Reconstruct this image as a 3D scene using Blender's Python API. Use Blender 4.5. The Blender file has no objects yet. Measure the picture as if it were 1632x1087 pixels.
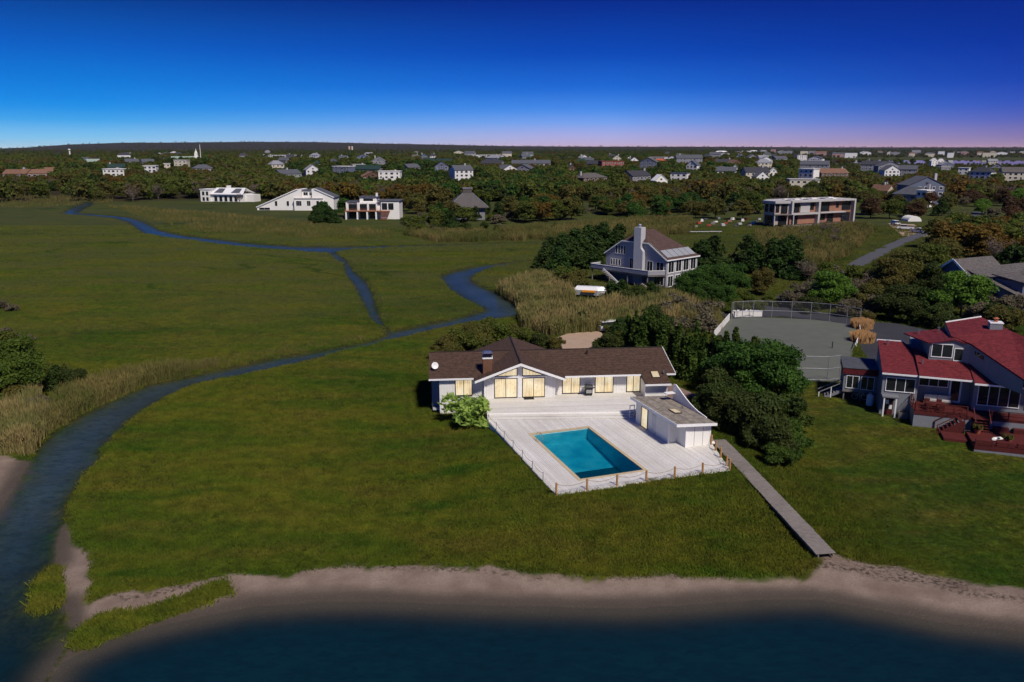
import bpy, math, random
import numpy as np
from mathutils import Vector, Matrix
R = math.radians
random.seed(7); RNG = np.random.default_rng(11)
sc = bpy.context.scene
COL = sc.collection
# ---------------------------------------------------------------- camera
CAM_H, FPX, HOR = 28.0, 1269.0, 237.0
PITCH = math.atan((543.5-HOR)/FPX)
cd = bpy.data.cameras.new('camera'); cam = bpy.data.objects.new('camera', cd); COL.objects.link(cam)
cd.sensor_width = 36.0; cd.lens = 36.0*FPX/1632.0; cd.clip_start = 0.5; cd.clip_end = 60000
cam.location = (0, 0, CAM_H); cam.rotation_euler = (R(90)-PITCH, 0, 0)
sc.camera = cam
# ---------------------------------------------------------------- light
SUN_EL = R(50); SUN_DIR = Vector((0.50, -0.87, 0)).normalized()
TO_SUN = Vector((SUN_DIR.x*math.cos(SUN_EL), SUN_DIR.y*math.cos(SUN_EL), math.sin(SUN_EL)))
sl = bpy.data.lights.new('sun', 'SUN'); sl.energy = 4.1; sl.angle = R(6.0); sl.color = (1.0, 0.93, 0.83)
so = bpy.data.objects.new('sun', sl); COL.objects.link(so)
so.rotation_euler = TO_SUN.to_track_quat('Z', 'Y').to_euler(); so.location = (60, -60, 120)
W = bpy.data.worlds.new('World'); sc.world = W; W.use_nodes = True

class NT:
    """small wrapper that makes node graphs short to write"""
    def __init__(s, tree): s.t = tree
    def n(s, typ, ins=None, **props):
        nd = s.t.nodes.new(typ)
        for k, v in props.items(): setattr(nd, k, v)
        for k, v in (ins or {}).items(): s.set(nd.inputs[k], v)
        return nd
    def set(s, sock, v):
        if isinstance(v, bpy.types.NodeSocket): s.t.links.new(v, sock)
        else:
            try: sock.default_value = v
            except Exception:
                sock.default_value = (*v, 1.0) if len(v) == 3 else v
    def math(s, op, a, b=0.0, clamp=False):
        nd = s.n('ShaderNodeMath', {0: a, 1: b}, operation=op); nd.use_clamp = clamp; return nd.outputs[0]
    def mix(s, f, a, b, blend='MIX'):
        nd = s.n('ShaderNodeMix', data_type='RGBA', blend_type=blend)
        s.set(nd.inputs[0], f); s.set(nd.inputs[6], a if not isinstance(a, tuple) else (*a[:3], 1)); s.set(nd.inputs[7], b if not isinstance(b, tuple) else (*b[:3], 1))
        return nd.outputs[2]
    def ramp(s, f, stops, interp='LINEAR'):
        nd = s.n('ShaderNodeValToRGB', {0: f}); cr = nd.color_ramp; cr.interpolation = interp
        while len(cr.elements) < len(stops): cr.elements.new(0.5)
        for e, (p, c) in zip(cr.elements, stops): e.position = p; e.color = (*c[:3], 1)
        return nd.outputs[0]
    def noise(s, vec, scale, detail=3, rough=0.55):
        return s.n('ShaderNodeTexNoise', {'Vector': vec, 'Scale': scale, 'Detail': detail, 'Roughness': rough}).outputs[0]
    def mapr(s, v, a, b, c=0.0, d=1.0):
        return s.n('ShaderNodeMapRange', {0: v, 1: a, 2: b, 3: c, 4: d}).outputs[0]
    def attr(s, name): return s.n('ShaderNodeAttribute', attribute_name=name).outputs['Fac']
def lin(c): return tuple((v/255/12.92) if v/255 <= .04045 else ((v/255+.055)/1.055)**2.4 for v in c)

t = NT(W.node_tree); W.node_tree.nodes.clear()
tc = t.n('ShaderNodeTexCoord').outputs['Generated']
sep = t.n('ShaderNodeSeparateXYZ', {0: tc})
sky = t.n('ShaderNodeTexSky', sky_type='NISHITA', sun_disc=False)
sky.sun_elevation = SUN_EL; sky.sun_rotation = math.atan2(SUN_DIR.x, SUN_DIR.y); sky.altitude = 30
el = t.math('ARCSINE', sep.outputs['Z']); eld = t.math('MULTIPLY', el, 57.2958/90)   # 0..1 over 0..90 degrees
S = lambda deg: max(deg, 0)/90
def skyramp(rows): return t.ramp(eld, [(S(d), lin(c)) for d, c in rows])
left = skyramp([(0, (196, 226, 240)), (.5, (140, 206, 246)), (1.7, (66, 166, 238)), (2.6, (22, 142, 232)), (4, (3, 122, 220)), (6.2, (0, 92, 196)), (9.6, (0, 48, 128)), (40, (0, 44, 122))])
mid = skyramp([(0, (220, 184, 204)), (.45, (192, 182, 226)), (1.7, (122, 164, 240)), (2.6, (70, 140, 235)), (4, (26, 106, 215)), (6.2, (0, 72, 186)), (9.6, (0, 40, 140)), (40, (0, 38, 128))])
right = skyramp([(0, (192, 150, 168)), (.5, (142, 120, 170)), (1.7, (84, 92, 182)), (2.6, (50, 78, 184)), (4, (18, 60, 172)), (6.2, (0, 46, 156)), (9.6, (0, 30, 126)), (40, (0, 30, 120))])
grade = t.mix(t.mapr(sep.outputs['X'], -.45, .05), left, mid); grade = t.mix(t.mapr(sep.outputs['X'], .12, .56), grade, right)
nsky = t.mix(1.0, sky.outputs[0], (0.1, 0.1, 0.1), 'MULTIPLY')
skyc = t.mix(0.006, grade, nsky)
bg = t.n('ShaderNodeBackground', {'Color': skyc, 'Strength': 1.0})
t.t.links.new(bg.outputs[0], t.n('ShaderNodeOutputWorld').inputs[0])
vs = sc.view_settings; vs.view_transform = 'Standard'; vs.look = 'None'; vs.exposure = 0.0; vs.gamma = 1.0; vs.use_curve_mapping = False
sc.cycles.max_bounces = 6; sc.cycles.transparent_max_bounces = 8; sc.cycles.caustics_reflective = False; sc.cycles.caustics_refractive = False
# ---------------------------------------------------------------- pixels -> world
def ray(px, py):
    dx = (px-816)/FPX; dy = (543.5-py)/FPX
    return np.array([dx, math.cos(PITCH)+dy*math.sin(PITCH), -math.sin(PITCH)+dy*math.cos(PITCH)])
def G(px, py, z=0.0):
    d = ray(px, py); k = (z-CAM_H)/d[2]; return np.array([d[0]*k, d[1]*k, z])
def GX(pts, z=0.0): return np.array([G(a, b, z)[:2] for a, b in pts])
def smooth(v): v = np.clip(v, 0, 1); return v*v*(3-2*v)
def vnoise(x, y, s, seed=0):
    x = np.asarray(x, float)/s; y = np.asarray(y, float)/s; xi = np.floor(x); yi = np.floor(y); fx = smooth(x-xi); fy = smooth(y-yi)
    def h(a, b): v = np.sin(a*127.1+b*311.7+seed*74.7)*43758.5453; return v-np.floor(v)
    return (h(xi, yi)*(1-fx)+h(xi+1, yi)*fx)*(1-fy)+(h(xi, yi+1)*(1-fx)+h(xi+1, yi+1)*fx)*fy
# deck frame and house frame (right angles recovered from pool and walls)
DO, DA = np.array([3.48, 58.5]), R(19.5)
HO, HA = np.array([-3.0, 81.67]), R(5.3)
RO, RA = np.array([38.9, 80.4]), R(-19)
def loc2w(p, O, A): c, s = math.cos(A), math.sin(A); p = np.asarray(p, float); return np.stack([O[0]+p[..., 0]*c-p[..., 1]*s, O[1]+p[..., 0]*s+p[..., 1]*c], -1)
DECK = loc2w([(0, 0), (16.0, -.3), (17.9, 5.4), (18.0, 13.6), (14.7, 14.5), (14.9, 20), (.4, 19.9)], DO, DA)
HOUSE = loc2w([(-5.8, .6), (20, -1.9), (20.6, 11), (-5.8, 11)], HO, HA)
FLAT = []
BW0, BW1 = np.array([19.35, 70.6]), np.array([21.95, 50.6])
def bw_z(k): return 1.42-.92*k**1.25
def seg_d(P, poly):
    d = np.full(len(P), 1e9)
    for i in range(len(poly)):
        a = poly[i]; b = poly[(i+1) % len(poly)]; ab = b-a; L2 = max((ab*ab).sum(), 1e-9)
        k = np.clip(((P-a)@ab)/L2, 0, 1); q = P-(a+k[:, None]*ab); d = np.minimum(d, np.hypot(q[:, 0], q[:, 1]))
    return d
def inside(P, poly):
    c = np.zeros(len(P), bool); x, y = P[:, 0], P[:, 1]; n = len(poly)
    for i in range(n):
        x1, y1 = poly[i]; x2, y2 = poly[(i+1) % n]
        m = (y1 > y) != (y2 > y)
        with np.errstate(divide='ignore', invalid='ignore'):
            c ^= m & (x < (x2-x1)*(y-y1)/(y2-y1+1e-12)+x1)
    return c
def sdf(P, poly):   # >0 inside
    lo = poly.min(0)-60; hi = poly.max(0)+60
    out = np.full(len(P), -60.0)
    m = (P[:, 0] > lo[0]) & (P[:, 0] < hi[0]) & (P[:, 1] > lo[1]) & (P[:, 1] < hi[1])
    if m.any():
        q = P[m]; d = seg_d(q, poly); out[m] = np.where(inside(q, poly), d, -d)
    return out
# ---------------------------------------------------------------- shorelines (traced, on the z = -0.1 plane)
RIVER = GX([(-140, 1250), (-260, 1000), (-60, 905), (0, 812), (20, 780), (50, 733), (60, 715), (85, 690), (115, 668), (150, 650), (190, 632), (235, 612), (300, 600), (350, 588), (400, 578), (450, 568), (500, 560), (560, 549), (600, 540), (617, 531),
 (612, 520), (600, 515), (588, 505), (583, 490), (575, 475), (568, 460), (560, 448), (552, 440), (548, 425), (549, 419), (553, 418), (558, 422), (565, 432), (575, 440), (585, 450), (592, 462), (597, 478), (600, 492), (607, 505), (612, 516), (622, 527),
 (640, 525), (680, 516), (720, 508), (760, 498), (773, 494), (772, 490), (755, 482), (735, 472), (715, 458), (702, 442), (705, 438), (720, 432), (745, 427), (770, 422), (800, 419), (850, 415), (848, 417), (820, 420), (790, 424), (765, 433), (752, 440), (753, 447), (765, 455), (785, 463), (805, 475), (822, 485), (832, 495), (830, 500), (815, 504),
 (780, 509), (740, 514), (690, 525), (630, 539), (590, 549), (540, 560), (490, 574), (440, 585), (390, 595), (335, 606), (300, 615), (260, 633), (220, 656), (190, 682), (170, 702), (158, 715), (160, 728), (140, 745), (125, 765), (115, 785), (104, 805), (101, 830), (92, 845), (88, 870), (85, 890),
 (80, 893), (65, 910), (52, 935), (50, 965), (62, 972), (75, 960), (95, 958), (103, 975), (107, 1000), (104, 1028), (98, 1038), (40, 1130), (-40, 1250)], -.1)
BAY = GX([(60, 1095), (100, 1048), (150, 1026), (200, 1006), (260, 990), (330, 976), (400, 962), (500, 955), (600, 953), (700, 957), (800, 960), (900, 962), (1000, 964), (1080, 960), (1150, 955), (1230, 950), (1300, 950), (1400, 967), (1500, 987), (1632, 1002), (1950, 1050), (2300, 1400), (1200, 1700), (0, 1500), (-60, 1250)], -.1)
CREEK = GX([(100, 340), (118, 328), (135, 322), (150, 321.5), (148, 326), (133, 333), (124, 339), (150, 341), (180, 343), (205, 346), (225, 351), (240, 359), (257, 367), (290, 374), (350, 381), (400, 387), (470, 392), (540, 393), (610, 391), (700, 389.5), (800, 387), (890, 384.5), (895, 385.5), (800, 388.8), (700, 392), (610, 395), (560, 397), (530, 402), (520, 403), (470, 399), (400, 394), (350, 388.5), (300, 382), (265, 377.5), (230, 372), (215, 362), (205, 353), (180, 346.5), (140, 343)], -.1)
DITCH = GX([(523, 400), (531, 400), (543, 407), (556, 417), (548, 420), (534, 412)], -.1)
FARBAY = np.array([(690, 2050), (900, 2080), (1500, 1980), (2600, 1900), (2600, 1300), (1300, 1380), (900, 1450), (700, 1620)], float)
SAND = GX([(130, 985), (143, 955), (165, 947), (230, 940), (290, 932), (345, 917), (360, 913), (420, 913), (470, 910), (520, 903), (600, 902), (700, 900), (770, 902), (820, 910), (870, 917), (950, 919), (1050, 918), (1150, 917), (1230, 917), (1285, 914), (1303, 905), (1308, 890), (1308, 882), (1335, 882), (1350, 893), (1400, 897), (1450, 905), (1520, 918), (1580, 932), (1632, 936), (1800, 960), (2300, 1100), (2300, 1500), (100, 1500), (60, 1095), (100, 1035), (110, 1010)], .1)
SPIT = GX([(101, 828), (110, 838), (126, 858), (138, 880), (145, 905), (144, 930), (140, 955), (132, 990), (108, 990), (98, 960), (94, 920), (88, 890), (84, 860), (90, 838)], .1)
LSAND = GX([(-160, 740), (0, 722), (50, 727), (34, 768), (0, 816), (-160, 960)], .1)
CLUMP1 = GX([(112, 1022), (122, 995), (160, 975), (230, 965), (300, 945), (340, 925), (360, 922), (367, 938), (330, 952), (280, 968), (230, 985), (180, 1005), (140, 1024)], .1)
CLUMP2 = GX([(50, 963), (53, 935), (66, 910), (84, 893), (94, 905), (96, 940), (86, 955), (65, 970)], .1)
def ridge_amp(px): return np.interp(px, [-400, 20, 90, 150, 230, 300, 420, 520, 600, 700, 800, 900, 1300, 2000], [10, 12, 30, 62, 82, 84, 92, 90, 76, 62, 46, 40, 34, 34])
def base_h(x, y):
    x = np.asarray(x, float); y = np.asarray(y, float); u = x/np.maximum(y, 1)
    inland = 1-smooth((u-.27)/.13)
    h = (8*smooth((y-430)/520)+5*smooth((y-1200)/3000))*inland
    h = h+(1-inland)*10*smooth((y-2300)/2500)
    h = h+ridge_amp(816+u*1232)*np.exp(-((y-9500)/1500)**2)
    shp = x.shape; xf, yf = x.ravel(), y.ravel(); add = np.zeros(len(xf)); m = (np.abs(xf-9) < 40) & (yf > 40) & (yf < 105)
    if m.any():
        q = np.stack([xf[m], yf[m]], 1); dd = np.maximum(-sdf(q, DECK), 0); ly = -(q[:, 0]-DO[0])*math.sin(DA)+(q[:, 1]-DO[1])*math.cos(DA)
        add[m] = np.interp(ly, [-2, 0, 8, 15, 19.5], [1.24, 1.24, 1.2, 1.0, .45])*np.exp(-(dd/6.5)**2)
    h = h+add.reshape(shp)
    h = h+.5*smooth((x-26)/10)*smooth((y-56)/12)*(1-smooth((y-105)/25))
    near = 1-smooth((y-250)/150)
    h = h+near*((vnoise(x, y, 6, 1)-.5)*.16+(vnoise(x, y, 2.1, 2)-.5)*.10)
    return h
def water_sd(P):   # >0 in water
    d = sdf(P, RIVER)
    for w in (BAY, CREEK, DITCH, FARBAY): d = np.maximum(d, sdf(P, w))
    return d
def ground_h(x, y, full=False):
    x = np.atleast_1d(np.asarray(x, float)); y = np.atleast_1d(np.asarray(y, float)); P = np.stack([x, y], 1)
    h = base_h(x, y); wd = water_sd(P)
    wob = (vnoise(x, y, 2.3, 5)-.5)*.7*(1-smooth((y-60)/300)*.4)
    sand = np.maximum(np.maximum(sdf(P, SAND), sdf(P, SPIT)), sdf(P, LSAND))
    beach = smooth((sand+1.5)/2.5)
    bayd = sdf(P, BAY); inbay = smooth((bayd+6)/6)
    d = -(wd+wob*(1-beach)*.6)
    land_w = .9*(1-beach)+4.5*beach
    up = smooth(d/land_w)
    dn = np.minimum(d, 0); depth = -(.35+(1-inbay)*.6*(1-np.exp(dn/1.8))+inbay*3.0*(1-np.exp(-(dn/5.2)**2)))
    h = np.where(d > 0, -.35+(h+.35)*up, depth)
    for poly, lev in FLAT: h = np.where(sdf(P, poly) > -.35, np.minimum(h, lev-.12), h)
    k = np.clip(((P-BW0)@(BW1-BW0))/((BW1-BW0)@(BW1-BW0)), 0, 1); bd = np.hypot(*(P-(BW0+k[:, None]*(BW1-BW0))).T); h = np.where(bd < 1.0, np.minimum(h, bw_z(k)-.2), h)
    dk = sdf(P, DECK); h = np.where(dk > .45, np.minimum(h, -1.3), h)
    if full: return h, d, sand, beach
    return h
def on_ground(px, py):
    d = ray(px, py); k = (0-CAM_H)/d[2]
    for _ in range(25):
        h = float(base_h(d[0]*k, d[1]*k)); k = .5*k+.5*(h-CAM_H)/d[2]
    return np.array([d[0]*k, d[1]*k, CAM_H+d[2]*k])
# ---------------------------------------------------------------- pavement outlines (the ground is levelled under them)
COURT = np.array([(36.4, 130.4), (38.7, 131.2), (40.7, 131.8), (43.7, 131.4), (46.8, 130.8), (49.8, 130.1), (52.3, 128.5), (54.3, 126.5), (54.6, 122), (48.5, 109.8), (43.5, 98.5), (40.0, 93.2), (34.6, 93.3), (28, 99), (27.2, 108), (30.9, 117.8)])
DRIVE = GX([(1178, 484), (1225, 474), (1262, 472), (1268, 480), (1262, 490), (1300, 498), (1370, 513), (1430, 518), (1520, 537), (1520, 575), (1385, 578), (1372, 560), (1362, 530), (1300, 512), (1240, 505), (1165, 512), (1150, 505)])
SANDDRIVE = GX([(884, 541), (905, 533), (930, 531), (957, 529), (963, 540), (956, 549), (960, 562), (880, 562)])
PATIO = loc2w([(20.2, 2.2), (24.9, 3.9), (22.6, 10.2), (20.2, 10.2)], HO, HA)
FLAT += [(COURT, .30), (DRIVE, .24), (SANDDRIVE, .18), (PATIO, .35)]
# ---------------------------------------------------------------- materials
MATS = {}
def new_mat(name):
    m = bpy.data.materials.new(name); m.use_nodes = True; m.node_tree.nodes.clear(); MATS[name] = m
    return m, NT(m.node_tree)
def finish(t, col, rough=.8, bump=None, bs=.3, spec=.3, extra=None):
    ins = {'Base Color': col, 'Roughness': rough, 'Specular IOR Level': spec}
    ins.update(extra or {})
    p = t.n('ShaderNodeBsdfPrincipled', ins)
    if bump is not None:
        b = t.n('ShaderNodeBump', {'Strength': bs, 'Distance': .05, 'Height': bump}); t.t.links.new(b.outputs[0], p.inputs['Normal'])
    o = t.n('ShaderNodeOutputMaterial'); t.t.links.new(p.outputs[0], o.inputs[0]); return p
def sc3(c, k): return tuple(min(v*k, 1) for v in c)
def plain(name, c, rough=.75, var=.18, scale=2.0, spec=.3, metal=0.0, pattern=None, step=.2):
    """weathered plain surface; pattern: 'vert' board grooves, 'clap' lapped courses, 'shingle' roof courses"""
    m, t = new_mat(name)
    g = t.n('ShaderNodeNewGeometry'); pos = g.outputs['Position']
    n1 = t.noise(pos, scale, 4); n2 = t.noise(pos, scale*.17, 3)
    f = t.math('ADD', t.math('MULTIPLY', n1, .55), t.math('MULTIPLY', n2, .45))
    col = t.mix(t.mapr(f, .3, .7), sc3(c, 1-var), sc3(c, 1+var)); bump = n1; bs = .08
    if pattern in ('vert', 'plank'):
        cr = t.n('ShaderNodeVectorMath', {0: g.outputs['True Normal'], 1: (0, 0, 1)}, operation='CROSS_PRODUCT').outputs[0]
        u = t.n('ShaderNodeVectorMath', {0: cr, 1: pos}, operation='DOT_PRODUCT').outputs['Value']
        fr = t.math('FRACT', t.math('DIVIDE', u, step)); groove = t.math('LESS_THAN', fr, .1)
        wn = t.n('ShaderNodeTexWhiteNoise', {'W': t.math('FLOOR', t.math('DIVIDE', u, step))}, noise_dimensions='1D').outputs['Value']
        col = t.mix(t.mapr(wn, 0, 1, 0, .12), col, sc3(c, .6)); col = t.mix(t.math('MULTIPLY', groove, .3), col, sc3(c, .5))
        bump = t.math('SUBTRACT', 1.0, groove); bs = .25
    elif pattern in ('clap', 'shingle'):
        z = t.n('ShaderNodeSeparateXYZ', {0: pos}).outputs['Z']
        q = t.math('DIVIDE', z, step); fr = t.math('FRACT', q); row = t.math('FLOOR', q)
        if pattern == 'shingle':
            v = t.n('ShaderNodeTexVoronoi', {'Vector': t.n('ShaderNodeVectorMath', {0: pos, 1: (4.2, 4.2, 9.0)}, operation='MULTIPLY').outputs[0], 'Scale': 1.0}).outputs['Color']
            col = t.mix(t.mapr(t.n('ShaderNodeSeparateColor', {0: v}).outputs[0], 0, 1, 0, .75), sc3(c, .55), t.mix(.4, col, sc3(c, 1.5)))
        col = t.mix(t.math('MULTIPLY', t.math('LESS_THAN', fr, .18), .5), col, sc3(c, .4)); bump = fr; bs = .5
    finish(t, col, rough, bump, bs, spec, {'Metallic': metal}); return m
def leafmat(name, c1, c2, c3=None):
    m, t = new_mat(name)
    lv = t.attr('lv'); rnd = t.n('ShaderNodeObjectInfo').outputs['Random']
    col = t.mix(lv, c1, c2)
    col = t.mix(t.mapr(rnd, 0, 1, 0, .55), col, c3 or sc3(c1, .6))
    d = t.n('ShaderNodeBsdfPrincipled', {'Base Color': col, 'Roughness': .7, 'Specular IOR Level': .2})
    tr = t.n('ShaderNodeBsdfTranslucent', {'Color': col})
    mx = t.n('ShaderNodeMixShader', {0: .42, 1: d.outputs[0], 2: tr.outputs[0]})
    o = t.n('ShaderNodeOutputMaterial'); t.t.links.new(mx.outputs[0], o.inputs[0]); return m
def glass_dark(name, c, rough=.06):
    m, t = new_mat(name); g = t.n('ShaderNodeNewGeometry')
    n = t.noise(g.outputs['Position'], .9, 2); col = t.mix(n, sc3(c, .4), sc3(c, 1.7))
    finish(t, col, rough, None, spec=.6); return m
def lit_glass(name, c, strength):
    m, t = new_mat(name); g = t.n('ShaderNodeNewGeometry'); pos = g.outputs['Position']
    st = t.n('ShaderNodeVectorMath', {0: pos, 1: (9.0, 9.0, .5)}, operation='MULTIPLY').outputs[0]
    f = t.noise(st, 1.0, 2); f2 = t.noise(pos, .8, 2)
    e = t.mix(t.mapr(f, .38, .62), sc3(c, .58), c); e = t.mix(t.mapr(f2, .35, .75), e, (1.0, .93, .72)); e = t.mix(t.mapr(t.noise(pos, 1.6, 3), .52, .68, 0, .6), e, (.62, .40, .17))
    finish(t, (.25, .2, .12), .12, None, spec=.5, extra={'Emission Color': e, 'Emission Strength': strength}); return m
white = plain('white_paint', (.80, .775, .735), .6, .05)
white_v = plain('white_board_siding', (.79, .765, .725), .65, .06, pattern='vert', step=.3)
trim = plain('white_trim', (.80, .79, .78), .5, .04)
deckw = plain('bleached_deck', (.70, .68, .65), .7, .08)
coping = plain('tan_coping', (.50, .40, .25), .7, .12)
brown_sh = plain('brown_asphalt_shingle', (.085, .048, .032), .9, .25, 6, pattern='shingle', step=.14)
grey_sh = plain('grey_asphalt_shingle', (.30, .26, .21), .9, .2, 6, pattern='shingle', step=.1)
cedar_sh = plain('weathered_cedar_shingle', (.13, .115, .11), .9, .3, 5, pattern='shingle', step=.2)
brown_cedar = plain('brown_cedar_shingle', (.10, .06, .05), .9, .3, 5, pattern='shingle', step=.2)
red_sh = plain('red_asphalt_shingle', (.165, .019, .024), .85, .25, 6, pattern='shingle', step=.12)
grey_v = plain('grey_board_siding', (.21, .215, .235), .75, .1, pattern='vert', step=.25)
grey_cl = plain('grey_clapboard', (.36, .35, .39), .75, .08, pattern='clap', step=.2)
bluegrey = plain('blue_grey_siding', (.24, .26, .30), .8, .1, pattern='vert', step=.3)
red_deck = plain('dark_red_stain', (.085, .014, .012), .7, .25, 3)
bronze = plain('bronze_frame', (.03, .022, .017), .5, .1)
black = plain('black_metal', (.012, .012, .013), .4, .1)
metal = plain('galvanised_steel', (.42, .42, .43), .4, .1, metal=.6)
steel = plain('stainless_steel', (.5, .5, .5), .3, .05, metal=.9)
brickm = plain('chimney_board', (.16, .075, .045), .85, .3, 4, pattern='vert', step=.25)
post_w = plain('tan_post_wood', (.42, .22, .075), .7, .2, 4)
rope_m = plain('rope', (.33, .27, .21), .9, .15, 20)
grey_wood = plain('grey_weathered_wood', (.20, .175, .155), .85, .25, 3)
asph = plain('asphalt', (.035, .036, .043), .9, .2, 1.2)
courtm = plain('worn_court', (.105, .112, .092), .9, .14, .5)
gravel = plain('sandy_gravel', (.38, .27, .19), .95, .15, 3)
roadm = plain('road_asphalt', (.075, .077, .085), .9, .15, 1)
brickpav = plain('brick_paving', (.22, .15, .125), .9, .25, 5)
glass = glass_dark('window_glass', (.016, .019, .023))
warm = lit_glass('lit_window', (1.0, .76, .43), .80)
warm2 = lit_glass('lit_skylight', (.95, .72, .42), .5)
cream = plain('cream_stucco', (.55, .50, .40), .8, .08)
pinkw = plain('pink_shingle', (.36, .22, .22), .85, .15, pattern='clap', step=.25)
tanroof = plain('tan_roof', (.24, .13, .085), .9, .2, pattern='shingle', step=.2)
greenroof = plain('green_roof', (.022, .055, .045), .85, .2, pattern='shingle', step=.2)
darkroof = plain('charcoal_roof', (.055, .055, .065), .9, .2, pattern='shingle', step=.2)
slate = plain('slate_roof', (.11, .115, .135), .9, .2, pattern='shingle', step=.2)
palegreen = plain('pale_green_siding', (.26, .33, .29), .8, .1, pattern='clap', step=.25)
whitew = plain('far_white_siding', (.74, .73, .74), .75, .06, pattern='clap', step=.25)
greyw = plain('far_grey_shingle', (.24, .24, .27), .8, .12, pattern='clap', step=.25)
bluew = plain('blue_grey_shingle', (.13, .15, .22), .8, .12, pattern='clap', step=.25)
brownw = plain('brown_siding', (.13, .075, .05), .85, .2, pattern='clap', step=.25)
brick_red = plain('red_brick', (.27, .075, .055), .85, .2, 4)
cedarv = plain('new_cedar_board', (.32, .155, .105), .75, .2, pattern='vert', step=.25)
concrete = plain('pale_concrete', (.45, .43, .42), .8, .08)
carwhite = plain('white_car_paint', (.75, .75, .76), .25, .03, spec=.5)
cardark = plain('dark_car_paint', (.03, .032, .036), .25, .05, spec=.5)
rubber = plain('rubber', (.015, .015, .015), .8, .1)
orange = plain('orange_plastic', (.75, .28, .02), .6, .1)
redp = plain('orange_red_mesh', (.42, .07, .04), .7, .1)
bark = plain('bark', (.06, .045, .035), .95, .3, 6)
barkp = plain('pale_bark', (.24, .21, .18), .95, .25, 6)
terracotta = plain('terracotta', (.35, .11, .05), .85, .15)
solar = plain('solar_glass', (.30, .31, .32), .25, .08, spec=.5)
poolt = plain('pool_plaster', (.30, .62, .68), .7, .1, .7)
# ---------------------------------------------------------------- mesh builder and tagging
class MB:
    def __init__(s): s.v = []; s.f = []
    def face(s, pts):
        i = len(s.v); s.v += [tuple(map(float, p)) for p in pts]; s.f.append(tuple(range(i, i+len(pts)))); return s
    def hexa(s, b, tp):
        i = len(s.v); n = len(b); s.v += [tuple(map(float, p)) for p in list(b)+list(tp)]
        s.f.append(tuple(range(i+n-1, i-1, -1))); s.f.append(tuple(range(i+n, i+2*n)))
        for k in range(n): a, c = k, (k+1) % n; s.f.append((i+a, i+c, i+n+c, i+n+a))
        return s
    def box(s, x0, y0, z0, x1, y1, z1): return s.hexa([(x0, y0, z0), (x1, y0, z0), (x1, y1, z0), (x0, y1, z0)], [(x0, y0, z1), (x1, y0, z1), (x1, y1, z1), (x0, y1, z1)])
    def prism(s, poly, z0, z1): return s.hexa([(p[0], p[1], z0) for p in poly], [(p[0], p[1], z1) for p in poly])
    def slab(s, pts, th): return s.hexa([(p[0], p[1], p[2]-th) for p in pts], pts)
    def bar(s, p0, p1, w, h=None):
        p0 = Vector(p0); p1 = Vector(p1); d = (p1-p0).normalized(); h = h or w
        a = d.cross(Vector((0, 0, 1))); a = Vector((1, 0, 0)) if a.length < 1e-3 else a.normalized(); b = a.cross(d).normalized()
        q = [(-1, -1), (1, -1), (1, 1), (-1, 1)]
        return s.hexa([p0+a*(w/2*i)+b*(h/2*j) for i, j in q], [p1+a*(w/2*i)+b*(h/2*j) for i, j in q])
    def tube(s, pts, rads, n=6):
        pts = [Vector(p) for p in pts]; rings = []
        if not hasattr(rads, '__len__'): rads = [rads]*len(pts)
        for k, p in enumerate(pts):
            d = (pts[min(k+1, len(pts)-1)]-pts[max(k-1, 0)]).normalized(); a = d.cross(Vector((.13, .31, .94)))
            a = a.normalized() if a.length > 1e-3 else Vector((1, 0, 0)); b = d.cross(a).normalized()
            i = len(s.v); s.v += [tuple(p+(a*math.cos(6.2832*j/n)+b*math.sin(6.2832*j/n))*rads[k]) for j in range(n)]; rings.append(i)
        for r0, r1 in zip(rings, rings[1:]):
            for j in range(n): s.f.append((r0+j, r0+(j+1) % n, r1+(j+1) % n, r1+j))
        s.f.append(tuple(rings[0]+j for j in range(n))[::-1]); s.f.append(tuple(rings[-1]+j for j in range(n))); return s
    def lathe(s, c, prof, n=16):
        rings = []
        for r, z in prof:
            i = len(s.v); s.v += [(c[0]+r*math.cos(6.2832*j/n), c[1]+r*math.sin(6.2832*j/n), c[2]+z) for j in range(n)]; rings.append(i)
        for r0, r1 in zip(rings, rings[1:]):
            for j in range(n): s.f.append((r0+j, r0+(j+1) % n, r1+(j+1) % n, r1+j))
        s.f.append(tuple(rings[0]+j for j in range(n))[::-1]); s.f.append(tuple(rings[-1]+j for j in range(n))); return s
    def shift(s, o): s.v = [(a-o[0], b-o[1], c-o[2]) for a, b, c in s.v]; return s
    def mesh(s, name, mat):
        me = bpy.data.meshes.new(name); me.from_pydata(s.v, [], s.f); me.update()
        if mat: me.materials.append(mat)
        return me
    def build(s, name, mat, parent=None):
        o = bpy.data.objects.new(name, s.mesh(name, mat)); COL.objects.link(o)
        if parent is not None: o.parent = parent
        return o
def tag(o, label=None, cat=None, group=None, kind=None):
    for k, v in (('label', label), ('category', cat), ('group', group), ('kind', kind)):
        if v: o[k] = v
    return o
def root(name, label, cat, loc, rz=0.0, group=None):
    o = bpy.data.objects.new(name, None); COL.objects.link(o); o.location = tuple(map(float, loc)); o.rotation_euler = (0, 0, rz); o.empty_display_size = .3
    return tag(o, label, cat, group)
class Face:
    """a wall plane: u runs along the wall, w outward, a is the wall's turn (0 faces -y)"""
    def __init__(s, ox, oy, a=0.0): s.o = (ox, oy); s.c = math.cos(a); s.s = math.sin(a)
    def p(s, u, w, z): return (s.o[0]+u*s.c+w*s.s, s.o[1]+u*s.s-w*s.c, z)
    def box(s, mb, u0, u1, w0, w1, z0, z1):
        q = [(u0, w1), (u1, w1), (u1, w0), (u0, w0)]
        return mb.hexa([s.p(u, w, z0) for u, w in q], [s.p(u, w, z1) for u, w in q])
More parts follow.
